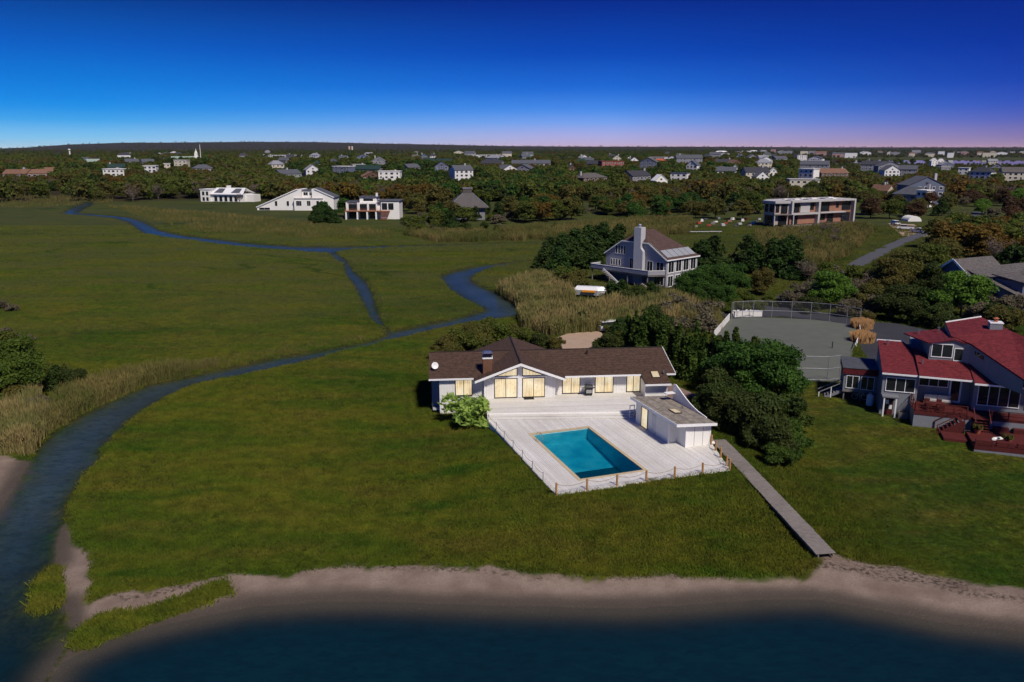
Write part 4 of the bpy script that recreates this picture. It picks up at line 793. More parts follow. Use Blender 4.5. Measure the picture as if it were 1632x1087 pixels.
for x in (-1.4, 3.5, 8.4, 13.6): m = MB(); m.box(x, -3.1, zb, x+.2, -2.9, 2.549); m.build('post', grey_wood, GH)
m = MB(); m.bar((2.2, -3.5, 2.9), (6.4, -3.5, .4), .1, .5); m.build('stair_stringer', trim, GH)
for i in range(9): m = MB(); m.box(2.4+.45*i, -4.4, 2.5-.27*i, 2.85+.45*i, -3.52, 2.57-.27*i); m.build('stair_tread', grey_wood, GH)
m = MB(); m.bar((12.9, -3.8, 1.0), (15.6, -4.4, .2), .1, .3); m.build('stair_rail', trim, GH)
m = MB(); Fg.box(m, 1.0, 2.2, .0, .05, 0, 2.1); m.build('door', bluegrey, GH)
# ---------------------------------------------------------------- modern house under construction
mo = np.array([101.7, 292.8]); MH = root('modern_house', 'flat roofed modern house under construction with pale concrete frame and cedar walls', 'house', (*mo, float(base_h(*mo))), R(27))
m = MB(); m.box(.6, 1.2, .9, 32.2, 12, 8.8); m.build('wall', cedarv, MH)
m = MB(); m.box(-.1, -.3, 8.9, 33, 13, 9.5); m.build('roof_slab', concrete, MH)
for (a, b, c, d_) in ((-.1, .8, 4.6, 8.9), (32.2, 33, .4, 8.9), (13.4, 14.4, .4, 8.9)): m = MB(); m.box(a, -.3, c, b, 2.0, d_); m.build('frame_fin', concrete, MH)
m = MB(); m.box(.802, -.3, 4.4, 13.398, 2.0, 5.0); m.build('balcony_slab', concrete, MH); m = MB(); m.box(14.402, -.6, 4.6, 27.5, 1.5, 5.0); m.build('balcony_slab', concrete, MH)
m = MB(); m.box(-3, -2.5, .2, 33, 1.19, .7); m.build('terrace', grey_wood, MH)
Fm = Face(0, 1.2)
for u0, u1, z0, z1, n in ((1.4, 5.0, 5.2, 8.4, 2), (10.6, 12.4, 6, 8.4, 1), (15.8, 20.5, 5.2, 8.4, 3), (24.0, 25.4, 6.4, 8.4, 1), (27.2, 31.8, 5.4, 8.4, 2), (27.2, 31.8, 1.1, 4.4, 2), (14.6, 18.6, 2.0, 4.2, 2), (19.8, 23.0, 1.0, 4.2, 2), (1.6, 4.5, 1.0, 4.2, 2)): window(MH, Fm, u0, u1, z0, z1, n, bronze, glass)
m = MB(); m.box(5.4, .9, 5.1, 10.2, 1.198, 8.88); m.build('wall_panel', concrete, MH)
# left wing going back
W2 = MB(); W2.prism([(-5.0, 3.2), (-.12, 1.25), (-.12, 12), (-5.0, 8.5)], .9, 8.6); W2.build('wall', plain('pale_cedar', (.46, .36, .32), .8, .15, pattern='vert', step=.3), MH)
m = MB(); m.prism([(-5.5, 2.6), (-.102, .4), (-.102, 12.5), (-5.5, 9)], 8.602, 9.45); m.build('roof_slab', concrete, MH)
m = MB(); m.prism([(-6.4, 1.9), (-.5, -.6), (-.2, 1.2), (-5.0, 3.1)], 4.5, 4.8); m.build('canopy', grey_wood, MH)
Fl = Face(-5.0, 3.2, math.atan2(-1.95, 4.88))
for u0, u1, z0, z1 in ((.4, 1.6, 5.4, 8.2), (2.4, 4.7, 5.0, 8.3), (1.6, 4.7, 1.0, 4.3)): window(MH, Fl, u0, u1, z0, z1, 2, bronze, glass)
Fz = Face(-5.0, 8.5, -R(90))
for u0, u1, z0, z1 in ((.5, 2.0, 5.4, 8.2), (2.7, 4.8, 5.4, 8.2), (.8, 4.6, 1.0, 4.2)): window(MH, Fz, u0, u1, z0, z1, 2, bronze, glass)
for x, y in ((-6.2, 1.9), (.0, -1.2)): m = MB(); m.box(x, y, -.2, x+.35, y+.35, 4.49); m.build('column', concrete, MH)
for i in range(9): x, y = 1+i*3.3, 3+(i*5) % 7; m = MB(); m.box(x, y, 9.502, x+1.6+(i % 3)*.5, y+1.4, 9.75); m.build('roof_bundle', white if i % 3 else slate, MH)
m = MB(); m.tube([(4, 6, 9.5), (4, 6, 12.2)], .06, 6); m.build('vent_pipe', metal, MH)
# building materials beside it
cols = [concrete, redp, white, slate, redp, grey_wood, white, bluegrey, concrete, redp, cedarv, white, slate, concrete, white, redp, grey_wood, white, slate, concrete]
labs = ['pale concrete block stack', 'orange red mesh roll', 'white wrapped bundle', 'slate grey crate', 'grey timber stack', 'blue grey crate', 'cedar board stack']
for i, c_ in enumerate(cols):
    px = 1108+(i*5.4) % 104; py = 362-(i % 4)*3.6-(i*1.7) % 2; p = on_ground(px, py)
    nm = {'pale_concrete': ('block_stack', 'stack of pale concrete blocks in the building yard'), 'orange_red_mesh': ('barrier_roll', 'orange red mesh barrier roll in the building yard'), 'white_paint': ('wrapped_bundle', 'white wrapped bundle in the building yard'), 'slate_roof': ('crate', 'slate grey crate in the building yard'), 'grey_weathered_wood': ('timber_stack', 'grey timber stack in the building yard'), 'blue_grey_siding': ('crate', 'blue grey crate in the building yard'), 'new_cedar_board': ('timber_stack', 'reddish cedar board stack in the building yard')}[c_.name]
    o = root(nm[0], nm[1], nm[0].replace('_', ' '), (p[0], p[1], p[2]), R(i*37 % 90), 'materials in the building yard'); o.scale = (.75, .75, .7)
    n_ = 2+i % 3
    for k in range(n_): m = MB(); w_ = 1.2-.12*k; m.box(-w_, -.7+.05*k, .12+k*.34, w_+.1*(i % 3), .7-.04*k, .44+k*.34); m.build('bundle', c_, o)
    for y in (-.5, .4): m = MB(); m.box(-1.2, y, -.05, 1.2, y+.12, .118); m.build('skid', grey_wood, o)
o = root('wooden_walkway', 'long pale walkway rail beside the building yard reeds', 'walkway', (*on_ground(1095, 372)[:2], 0), R(4)); m = MB(); m.box(-22, -.6, .5, 12, .6, .62); m.build('walk_deck', concrete, o)
for x in range(-21, 12, 4): m = MB(); m.box(x, -.5, -.3, x+.2, .5, .499); m.build('pile', grey_wood, o)
# ---------------------------------------------------------------- white house with terrace
wo = G(548, 350, 0); WH = root('white_terrace_house', 'white flat roofed house with columns and rust coloured terrace facing the marsh', 'house', (wo[0], wo[1], 0), R(0))
def bx(par, nm, mat, *q): m = MB(); m.box(*q); return m.build(nm, mat, par)
bx(WH, 'wall', white, .5, 3, 0, 15, 12, 6.7); bx(WH, 'wall', white, 15.002, 2, 0, 22.4, 12, 7.2); bx(WH, 'wall', white, 6, 4, 6.702, 13, 11, 8.7)
bx(WH, 'roof_slab', slate, .2, 2.6, 6.702, 5.98, 12.4, 7.0); bx(WH, 'roof_slab', slate, 5.6, 3.6, 8.702, 13.4, 11.4, 9.0); bx(WH, 'roof_slab', slate, 13.42, 1.7, 7.202, 22.8, 12.4, 7.5)
bx(WH, 'chimney', white, 12.5, 5, 9.002, 13.3, 5.8, 10.4); bx(WH, 'terrace', plain('rust_terrace', (.30, .12, .06), .8, .2), .3, .2, 3.2, 18.6, 2.99, 3.5)
for x in (.6, 5.2, 9.2, 12.8): bx(WH, 'column', white, x, .3, 0, x+.6, .9, 3.199)
for x in (.6, 5.2, 9.2, 12.8): bx(WH, 'column', white, x, 2.4, 3.501, x+.6, 2.99, 6.7)
Fw = Face(0, 3)
for u0, u1 in ((1.6, 4.8), (6.2, 9.0), (10.0, 12.6)): window(WH, Fw, u0, u1, 3.7, 6.0, 2, bronze, glass); window(WH, Fw, u0, u1, .3, 2.9, 2, bronze, glass)
Fw2 = Face(0, 2)
for u0, u1 in ((15.4, 17.4), (18.0, 20.0)): window(WH, Fw2, u0, u1, 3.9, 6.4, 2, bronze, glass)
window(WH, Face(0, 4), 7.6, 11.4, 7.3, 8.1, 2, bronze, glass)
for i in range(7): bx(WH, 'stair_tread', MATS['rust_terrace'], 15.2+i*.02, -.3-.5*i, 2.9-.45*i, 18.4, .2-.5*i, 3.05-.45*i)
m = MB(); m.bar((.3, .25, 4.2), (15, .25, 4.2), .1, .12); m.build('rail', MATS['rust_terrace'], WH)
# ---------------------------------------------------------------- white house with long sloping wings
to = G(410, 335, 0); TH = root('white_sloping_house', 'white house whose long roof slopes rise to a central clerestory block', 'house', (to[0], to[1], 0), 0)
m = MB(); m.hexa([(0, 0, 0), (21, 0, 0), (21, 0, 9.6), (19.5, 0, 9.6), (0, 0, 1.4)], [(0, 12, 0), (21, 12, 0), (21, 12, 9.6), (19.5, 12, 9.6), (0, 12, 1.4)]); m.build('wall', white, TH)
m = MB(); m.hexa([(26, 0, 0), (36, 0, 0), (36, 0, 5.8), (27.2, 0, 9.8), (26, 0, 9.8)], [(26, 12, 0), (36, 12, 0), (36, 12, 5.8), (27.2, 12, 9.8), (26, 12, 9.8)]); m.build('wall', white, TH)
bx(TH, 'wall', white, 18, -2, 0, 31, 10, 5.4); bx(TH, 'wall', white, 21.002, 2, 5.402, 25.998, 10, 8.9); bx(TH, 'roof_slab', slate, 20.9, 1.6, 8.902, 26.1, 10.4, 9.25); bx(TH, 'roof_slab', concrete, 17.8, -2.3, 5.402, 31.2, 1.99, 5.65)
m = MB(); m.slab([(-.3, -.3, 1.45), (19.5, -.3, 9.85), (19.5, 12.3, 9.85), (-.3, 12.3, 1.45)], .2); m.build('roof', slate, TH); m = MB(); m.slab([(27.2, -.3, 10.0), (36.4, -.3, 5.9), (36.4, 12.3, 5.9), (27.2, 12.3, 10.0)], .2); m.build('roof', slate, TH)
m = MB(); m.bar((-.3, -.36, 1.4), (19.5, -.36, 9.8), .1, .4); m.build('bargeboard', trim, TH); m = MB(); m.bar((27.2, -.36, 9.95), (36.4, -.36, 5.85), .1, .4); m.build('bargeboard', trim, TH)
Ft = Face(0, -2)
for u0, u1, n in ((19, 21.4, 3), (24, 25.6, 2), (28.4, 29.6, 1)): window(TH, Ft, u0, u1, 2.2, 4.4, n, trim, glass)
for u0, u1 in ((21.6, 23.6), (24.4, 25.6)): window(TH, Face(0, 2), u0, u1, 6.8, 8.2, 2, trim, glass)
for u0 in (8.5, 14.0): window(TH, Face(0, 0), u0, u0+1.1, 2.0, 4.2, 1, trim, glass)
window(TH, Face(0, 0), 1, 6, .2, 1.2, 2, trim, glass)
# ---------------------------------------------------------------- white house at the marsh edge
lo = on_ground(325, 321); LH = root('white_marsh_house', 'white house with pitched glazed roof slopes beside the far marsh', 'house', (lo[0], lo[1], lo[2]-.2), R(-12))
bx(LH, 'wall', white, 0, 0, 0, 24, 11, 4.2); bx(LH, 'wall', white, -.8, -1.5, 0, 4.5, 6, 6.6); m = MB(); m.slab([(4.6, -1, 4.3), (24.4, -1, 4.3), (22, 6, 7.4), (4.6, 6, 7.4)], .25); m.build('roof', whitew, LH)
m = MB(); m.slab([(4.6, 6, 7.4), (22, 6, 7.4), (24.4, 12, 4.3), (4.6, 12, 4.3)], .25); m.build('roof', whitew, LH); bx(LH, 'chimney', white, 11, 5.4, 6.5, 13, 6.8, 8.6); bx(LH, 'roof_slab', whitew, -1.1, -1.8, 6.602, 4.8, 6.3, 6.9)
for x in (6.5, 16.5): m = MB(); m.slab([(x, .2, 5.02), (x+5, .2, 5.02), (x+4.2, 4.8, 7.06), (x+.6, 4.8, 7.06)], .1); m.build('roof_glazing', slate, LH)
for x in (6.5, 9.5, 12.5, 15.5, 18.5): window(LH, Face(0, 0), x, x+1.8, .4, 3.2, 1, trim, glass)
for u in (.3, 2.6): window(LH, Face(0, -1.5), u, u+1.4, 3.6, 5.6, 1, trim, glass); window(LH, Face(0, -1.5), u, u+1.4, .6, 2.6, 1, trim, glass)
m = MB(); m.box(24.002, 2, 0, 29, 9, 4.0); m.build('wall', white, LH)
# ---------------------------------------------------------------- pyramid roofed house
po = G(716, 351, 0); PH = root('pyramid_roof_house', 'weathered cedar house with broad pyramid roof and square lantern top', 'house', (po[0], po[1], 0), R(6)); W_ = 15.5
bx(PH, 'wall', greyw, 1, 1, 0, W_-1, W_-1, 5.2); c = W_/2; m = MB(); q = [(-.4, -.4), (W_+.4, -.4), (W_+.4, W_+.4), (-.4, W_+.4)]; tq = [(c-1.9, c-1.9), (c+1.9, c-1.9), (c+1.9, c+1.9), (c-1.9, c+1.9)]
for i in range(4): j = (i+1) % 4; m.slab([(*q[i], 5.0), (*q[j], 5.0), (*tq[j], 10.4), (*tq[i], 10.4)], .2)
m.build('roof', cedar_sh, PH); bx(PH, 'lantern', cedar_sh, c-1.8, c-1.8, 9.9, c+1.8, c+1.8, 12.2); bx(PH, 'lantern_cap', greyw, c-2, c-2, 12.202, c+2, c+2, 12.5)
for i in range(4): m = MB(); m.bar((*q[i], 5.1), (*tq[i], 10.5), .25, .12); m.build('hip_cap', greyw, PH)
for u in (2.5, 6.5, 10.5): window(PH, Face(0, 1), u, u+2, 2.2, 4.4, 2, trim, glass)
# ---------------------------------------------------------------- weathered shingle house beyond the court
sH = root('shingle_house', 'weathered cedar shingle house with white framed dormer behind bright green tree', 'house', (82.8, 143, -.2), R(25))
bx(sH, 'wall', greyw, 0, 0, -.5, 10, 6.4, 5.9); m = MB(); m.slab([(-.5, -.5, 5.7), (10.4, -.5, 5.7), (10.4, 3.2, 8.5), (-.5, 3.2, 8.5)], .2); m.build('roof', cedar_sh, sH); m = MB(); m.slab([(-.5, 3.2, 8.5), (10.4, 3.2, 8.5), (10.4, 6.9, 5.7), (-.5, 6.9, 5.7)], .2); m.build('roof', cedar_sh, sH)
m = MB(); m.hexa([(0, 0, 5.9), (0, 6.4, 5.9), (0, 3.2, 8.2)], [(.05, 0, 5.9), (.05, 6.4, 5.9), (.05, 3.2, 8.2)]); m.build('gable_wall', bluew, sH)
m = MB(); m.bar((-.53, -.5, 5.62), (-.53, 3.2, 8.42), .1, .35); m.bar((-.53, 3.2, 8.42), (-.53, 6.9, 5.62), .1, .35); m.build('bargeboard', trim, sH)
bx(sH, 'wing_wall', greyw, .8, -10.2, -.5, 22, -.02, 3.0); k_ = (7.0-3.0)/12.5
m = MB(); m.slab([(.4, -11, 3.0), (22.5, -11, 3.0), (22.5, 1.5, 7.0), (.4, 1.5, 7.0)], .2); m.build('wing_roof', cedar_sh, sH); m = MB(); m.hexa([(.8, -10.2, 3.0), (.8, -.02, 3.0), (.8, -.02, 6.3)], [(.85, -10.2, 3.0), (.85, -.02, 3.0), (.85, -.02, 6.3)]); m.build('gable_wall', greyw, sH)
bx(sH, 'dormer_wall', bluew, 2.2, -8.6, 3.5, 6.4, -3.5, 5.7); m = MB(); m.slab([(1.8, -9.1, 5.72), (6.8, -9.1, 5.72), (6.8, -3.0, 6.5), (1.8, -3.0, 6.5)], .2); m.build('dormer_roof', cedar_sh, sH); bx(sH, 'corner_board', trim, 6.402, -8.64, 4.2, 6.5, -5.2, 5.6)
for i in range(3): window(sH, Face(0, -8.6), 2.75+i*1.12, 3.6+i*1.12, 4.5, 5.4, 2, trim, glass, rows=2)
m = MB(); m.slab([(9, -15, 3.6), (12.5, -15, 5.4), (12.5, -2, 6.6), (9, -2, 5.0)], .2); m.slab([(12.5, -15, 5.4), (16, -15, 3.6), (16, -2, 5.0), (12.5, -2, 6.6)], .2); m.build('wing_roof', cedar_sh, sH); bx(sH, 'wing_wall', greyw, 9.4, -14.5, -.5, 15.6, -10.22, 3.7)
# ---------------------------------------------------------------- houses of the town behind
def bg_house(px, ytop, wpx, Wm, style, wall, roof, label, rot=0.0, dep=None, chim=None, floors=2, name='house', roofh=None, group=None):
    D_ = Wm*FPX/wpx*math.cos(0)  # distance from the house's usual size
    dr = ray(px, 330); x = dr[0]/dr[1]*D_; y = D_; zg = float(base_h(x, y)); ztop = CAM_H-(ytop-HOR)/FPX*D_
    tot = min(max(ztop-zg, 8.0), 15.0); dep = dep or min(max(Wm*.6, 6), 13)
    rh = roofh if roofh is not None else {'gable': .42, 'hip': .4, 'flat': 0, 'front': .48, 'pyr': .45}[style]*min(tot, 9)
    wh = max(tot-rh, 2.8)
    o = root(name, label, 'house', (x, y, zg-.3), R(rot)-math.atan2(x, y)*.6, group)
    h = Wm/2; e = .4
    m = MB(); m.box(-h, 0, 0, h, dep, wh+.3)
    if style == 'gable':
        for sx in (-h, h-.2): m.hexa([(sx, 0, wh+.3), (sx, dep, wh+.3), (sx, dep/2, wh+rh)], [(sx+.2, 0, wh+.3), (sx+.2, dep, wh+.3), (sx+.2, dep/2, wh+rh)])
    if style == 'front': m.hexa([(-h, 0, wh+.3), (h, 0, wh+.3), (0, 0, wh+rh)], [(-h, dep, wh+.3), (h, dep, wh+.3), (0, dep, wh+rh)])
    m.build('wall', wall, o); z0 = wh+.2; z1 = wh+rh+.3; r = MB()
    if style == 'gable': r.slab([(-h-e, -e, z0), (h+e, -e, z0), (h+e, dep/2, z1), (-h-e, dep/2, z1)], .25); r.slab([(-h-e, dep/2, z1), (h+e, dep/2, z1), (h+e, dep+e, z0), (-h-e, dep+e, z0)], .25)
    elif style == 'front': r.slab([(-h-e, -e, z0), (0, -e, z1), (0, dep+e, z1), (-h-e, dep+e, z0)], .25); r.slab([(0, -e, z1), (h+e, -e, z0), (h+e, dep+e, z0), (0, dep+e, z1)], .25)
    elif style in ('hip', 'pyr'):
        g = min(dep/2, h*.95) if style == 'hip' else h*.97
        r.slab([(-h-e, -e, z0), (h+e, -e, z0), (h-g, dep/2, z1), (-h+g, dep/2, z1)], .2); r.slab([(h+e, dep+e, z0), (-h-e, dep+e, z0), (-h+g, dep/2, z1), (h-g, dep/2, z1)], .2); r.slab([(-h-e, dep+e, z0), (-h-e, -e, z0), (-h+g, dep/2, z1)], .2); r.slab([(h+e, -e, z0), (h+e, dep+e, z0), (h-g, dep/2, z1)], .2)
    else: r.box(-h-e, -e, wh+.302, h+e, dep+e, wh+.7)
    r.build('roof', roof, o)
    nf = max(1, int(wh//2.7)) if floors else 0; nw = max(2, int(Wm/3.6))
    for f in range(min(nf, 3)):
        zt = wh-.5-f*2.8
        for i in range(nw):
            u = -h+(i+.5)*Wm/nw; ww = .75+.25*((i*7+f*3) % 3); mm = MB(); mm.box(u-ww, -.05, zt-1.6, u+ww, -.002, zt); wn = mm.build('window', trim if wall is not whitew else concrete, o); mm = MB(); mm.box(u-ww+.16, -.08, zt-1.45, u+ww-.16, -.052, zt-.15); mm.build('pane', glass, wn)
    if style == 'front': mm = MB(); mm.box(-.7, -.05, wh+.5, .7, -.002, wh+1.6); mm.build('window', glass, o)
    if chim is not None: mm = MB(); mm.box(chim*h-.6, dep*.45, wh*.8, chim*h+.6, dep*.45+1.1, z1+1.3); mm.build('chimney', concrete if wall is not brick_red else brick_red, o)
    BGH.append((x, y, Wm)); return o
BGH = [(lo[0]+12, lo[1]+2, 36), (to[0]+18, to[1], 40), (wo[0]+11, wo[1], 26), (po[0]+8, po[1], 20)]
HL = [
 (30, 269, 38, 20, 'gable', pinkw, tanroof, 'long pink shingled house with tan roof at the far marsh edge', 4, .5), (62, 270, 34, 18, 'gable', pinkw, tanroof, 'pink shingled wing with tan roof beside the turret', -4, None), (49, 264, 9, 5, 'pyr', greyw, slate, 'narrow grey turret with pointed roof between the pink wings', 0, None),
 (88, 274, 18, 10, 'gable', pinkw, tanroof, 'small orange tan cottage at the end of the pink house', 8, None), (145, 253, 14, 13, 'gable', whitew, slate, 'white house high in the trees behind the thin pole', 5, None), (157, 261, 18, 14, 'gable', whitew, palegreen, 'white house with pale green roof in the woods', -10, None),
 (145, 275, 11, 9, 'front', palegreen, slate, 'small pale green cottage with steep gable at the marsh trees', 15, None), (192, 272, 26, 16, 'gable', whitew, greenroof, 'white house with long dark green roof and gabled end', 8, -.8), (187, 287, 34, 18, 'flat', white, white, 'bright white flat roofed house behind the orange tree', 6, .1),
 (218, 252, 22, 17, 'gable', greyw, slate, 'grey shingled house deep in the left woods', 6, .6), (244, 255, 18, 14, 'gable', whitew, slate, 'white gabled cottage beside the grey shingled house in the woods', -8, None), (268, 266, 9, 8, 'front', palegreen, slate, 'tiny pale green house with steep pointed gable', 0, None),
 (294, 279, 20, 14, 'flat', cream, white, 'pale cream flat house in the middle of the left woods', 10, None), (330, 279, 30, 18, 'hip', greyw, slate, 'grey house with flat topped roof above the orange tree', 0, None), (271, 298, 13, 8, 'flat', cream, white, 'small cream block house among the dark marsh trees', -6, None), (245, 304, 19, 11, 'flat', whitew, white, 'low white pergola house among the dark marsh trees', 4, None),
 (427, 246, 14, 18, 'flat', whitew, white, 'small white box building high in the far woods', 0, None), (465, 249, 50, 60, 'flat', whitew, white, 'very long low white building in the far woods', 0, None), (468, 277, 38, 20, 'gable', palegreen, slate, 'pale green two storey house with square chimney above the marsh', 10, 0.0),
 (508, 292, 10, 7, 'hip', whitew, greenroof, 'tiny white shed with teal roof', 0, None), (545, 282, 30, 17, 'flat', bluew, white, 'blue grey house with white flat roof beside the cream block', -8, None), (575, 279, 20, 12, 'flat', cream, concrete, 'tall cream block house with square tower chimney', 5, .8), (596, 283, 34, 17, 'front', brownw, tanroof, 'brown house with broad low front gable and tall windows', -14, None),
 (622, 272, 34, 17, 'flat', white, white, 'white block house with rounded front beside bare tree', 8, .5), (585, 262, 48, 28, 'gable', greyw, greenroof, 'house with very long dark green roof in the woods', -4, None), (538, 268, 14, 11, 'front', bluew, slate, 'narrow blue grey house with steep gable', 20, None), (515, 267, 12, 11, 'front', greyw, darkroof, 'small dark cabin with pointed white edged gable', 0, None),
 (684, 256, 17, 15, 'gable', greyw, greenroof, 'green roofed house left of the green roofed row', 6, .3), (706, 257, 30, 24, 'gable', palegreen, greenroof, 'longest green roofed house of the row in the woods', -4, None), (733, 257, 15, 14, 'hip', greyw, slate, 'grey hipped house at the end of the green roofed row', 4, None), (662, 272, 26, 16, 'gable', greyw, slate, 'grey gabled house behind the bare pink trees', 14, None), (655, 261, 14, 13, 'gable', bluew, slate, 'small blue grey house left of the green roofed row', -4, None),
 (782, 259, 34, 24, 'gable', greyw, darkroof, 'dark roofed long grey house right of the yellow tree', 4, None), (782, 249, 64, 80, 'flat', whitew, white, 'thin long white building on the far tree line', 0, None), (813, 262, 30, 18, 'front', whitew, slate, 'white house with steep slate gable and porch', 12, None),
 (846, 254, 60, 42, 'gable', whitew, slate, 'very long white building with grey roof and small cupola', 0, 0.2), (832, 266, 28, 17, 'front', greyw, slate, 'grey shingled house in front of the very long white building', -6, None), (911, 268, 15, 9, 'front', brownw, darkroof, 'narrow brown house with steep gable and brick chimney', 12, .0), (948, 276, 52, 25, 'hip', brownw, cedar_sh, 'broad house with large grey brown hipped roof', 10, -.75),
 (907, 251, 17, 17, 'hip', greyw, slate, 'small grey hipped house left of the cream hipped one', 0, None), (932, 250, 28, 24, 'hip', cream, slate, 'cream house with several grey hips high in the woods', 6, .3), (975, 260, 36, 24, 'flat', brick_red, brick_red, 'red brick building with flat top in the middle woods', -4, None), (1005, 252, 14, 13, 'front', whitew, whitew, 'bright white house with single sloping gable', 24, None), (925, 262, 16, 13, 'hip', whitew, greenroof, 'white cottage with teal green hipped roof', 4, None), (944, 268, 26, 18, 'gable', greyw, darkroof, 'low house with charcoal roof behind the broad hipped roof', -6, None),
 (1021, 270, 42, 20, 'gable', greyw, darkroof, 'house with one huge charcoal roof slope and white end chimney', 24, .9), (1052, 276, 22, 10, 'front', white, whitew, 'white modern wing with triangular gable window', -8, None), (1079, 277, 27, 13, 'flat', white, slate, 'white modern block beside the triangular gable wing', -10, None), (1043, 251, 26, 24, 'flat', whitew, white, 'low white row of buildings above the orange roof', 0, None), (1051, 257, 21, 17, 'hip', whitew, plain('orange_roof', (.36, .09, .045), .85), 'house with bright orange hipped roof', 0, None),
 (1095, 246, 40, 30, 'gable', greyw, slate, 'large grey mansion with several slate gables', 5, -.7), (1108, 251, 14, 11, 'front', greyw, slate, 'gabled wing projecting from the large grey mansion', 5, None), (1126, 245, 18, 20, 'gable', whitew, darkroof, 'white house on the far tree line right of the mansion', 0, None), (1150, 255, 26, 20, 'gable', brownw, darkroof, 'dark brown house with brown roof in the right woods', -8, .8), (1171, 256, 22, 16, 'front', brownw, brownw, 'brown house with white edged front gable', 12, None), (1152, 265, 32, 18, 'gable', whitew, slate, 'white cottage row with tall dormers in the right woods', 6, None), (1143, 275, 14, 8, 'front', whitew, slate, 'small white front gabled house below the cottage row', -18, None), (1204, 265, 38, 20, 'gable', cream, darkroof, 'cream house with dark roof and two front gables', -6, .6), (1212, 271, 22, 11, 'front', whitew, slate, 'white front gable of the cream house with dark roof', -6, None), (1168, 284, 10, 6, 'front', whitew, whitew, 'tiny white shed at the back of the green tree belt', 10, None),
 (1280, 268, 26, 13, 'flat', white, white, 'white stacked cube house with small dark windows', -16, .5), (1279, 284, 45, 19, 'flat', cream, concrete, 'cream flat roofed modern house behind the unfinished one', -16, None), (1326, 267, 50, 28, 'gable', brownw, tanroof, 'long low brown house with tan roof in the right woods', -4, .8), (1292, 254, 42, 28, 'gable', greyw, slate, 'grey gabled house row beyond the white cube house', 0, .4), (1292, 242, 22, 24, 'front', whitew, slate, 'white gabled house on the far right tree line', 0, None), (1272, 247, 16, 20, 'flat', whitew, white, 'low white building left of the far gabled house', 0, None), (1240, 248, 24, 26, 'gable', greyw, slate, 'far grey house half hidden by russet trees', 4, None), (1229, 271, 12, 7, 'front', white, whitew, 'narrow white house end with rounded gable', 18, None),
 (1384, 252, 34, 24, 'gable', greyw, darkroof, 'dark shingled house before the pale bay, left of the pair', 10, .5), (1412, 254, 36, 24, 'front', greyw, slate, 'grey shingled house with wide gable before the pale bay', -8, None), (1416, 262, 26, 15, 'front', whitew, slate, 'white arched gable house before the dark shingled pair', -8, None), (1440, 262, 26, 16, 'gable', greyw, slate, 'low grey house with long porch below the bay', 0, None), (1398, 309, 30, 11, 'gable', cream, tanroof, 'small cream house with brown roof and twin gables by the lane', -20, .1), (1411, 311, 12, 5, 'front', cream, tanroof, 'brown roofed gable end of the small cream house', -20, None),
 (1473, 279, 58, 19, 'front', bluew, slate, 'large blue grey shingled house with white windows above the lane', -14, .75), (1446, 295, 50, 16, 'hip', greyw, slate, 'pale grey house with white balcony in front of the blue grey house', -20, .9), (1466, 306, 16, 5, 'flat', white, white, 'white balcony wing of the pale grey house', -14, None), (1481, 251, 10, 10, 'front', white, white, 'white turret house left of its twin on the bay shore', 0, None), (1493, 252, 9, 9, 'front', white, white, 'white turret house right of its twin on the bay shore', 0, None), (1528, 266, 15, 9, 'flat', white, white, 'white cube house below the pale bay', -10, None), (1555, 265, 32, 17, 'hip', whitew, darkroof, 'white house with charcoal hipped roof and tall chimney', -8, .2), (1616, 265, 44, 22, 'gable', cream, cedar_sh, 'broad tan house with weathered roof at the right woods', -20, None), (1500, 268, 18, 13, 'flat', greyw, concrete, 'low grey house beside the white cube house', 0, None),
]
for i, (px, yt, wp, Wm, st, wl, rf_, lab, rot, chm) in enumerate(HL): bg_house(px, yt, wp, Wm, st, wl, rf_, lab, rot+((-26, 20, 32, -14)[i % 4] if Wm < 30 else 0), None, chm)
for i in range(34):   # the far shore: houses a few pixels wide
    px = 1150+i*15.2+random.uniform(-6, 6); Dd = random.uniform(2500, 3900); Wm = random.uniform(18, 42)
    st = random.choice(['gable', 'flat', 'hip', 'front']); bg_house(px, random.uniform(237, 242), Wm*FPX/Dd, Wm, st, random.choice([whitew, greyw, cream, pinkw]), random.choice([slate, whitew, greyw, tanroof]), 'small distant house on the low shore beyond the bay', 0, None, None, 0, group='houses on the far shore')
for i in range(30):
    px = random.uniform(120, 1230); Dd = random.uniform(1300, 2600); Wm = random.uniform(14, 26)
    bg_house(px, random.uniform(239, 247), Wm*FPX/Dd, Wm, random.choice(['gable', 'hip', 'front']), random.choice([whitew, greyw, cream, palegreen]), random.choice([slate, darkroof, greyw]), 'small distant house half hidden in the far woods', random.uniform(-20, 20), None, None, 0, group='houses in the far woods')
for i in range(75):   # more of the town, thickest to the right of the middle
    px = random.choice([random.uniform(640, 1260), random.uniform(960, 1640), random.uniform(420, 700)]); Dd = random.uniform(620, 1500); Wm = random.uniform(11, 19); x_ = ray(px, 330); x_ = x_[0]/x_[1]*Dd
    if any(abs(x_*y/Dd-x) < (w_+Wm)*.55 and abs(y-Dd) < 110 for x, y, w_ in BGH): continue
    wl, wn_ = random.choice([(whitew, 'white'), (whitew, 'white'), (greyw, 'grey shingled'), (cream, 'cream'), (bluew, 'blue grey')]); zt = float(base_h(x_, Dd))+random.uniform(9.5, 13)
    bg_house(px, HOR+(CAM_H-zt)*FPX/Dd, Wm*FPX/Dd, Wm, random.choice(['gable', 'front', 'hip', 'front']), wl, random.choice([slate, darkroof, greyw, cedar_sh]), f'small {wn_} house with pitched roof among the town trees', random.uniform(-40, 40), None, random.choice([None, .4, -.5]), 1, group=f'{wn_} houses among the town trees')
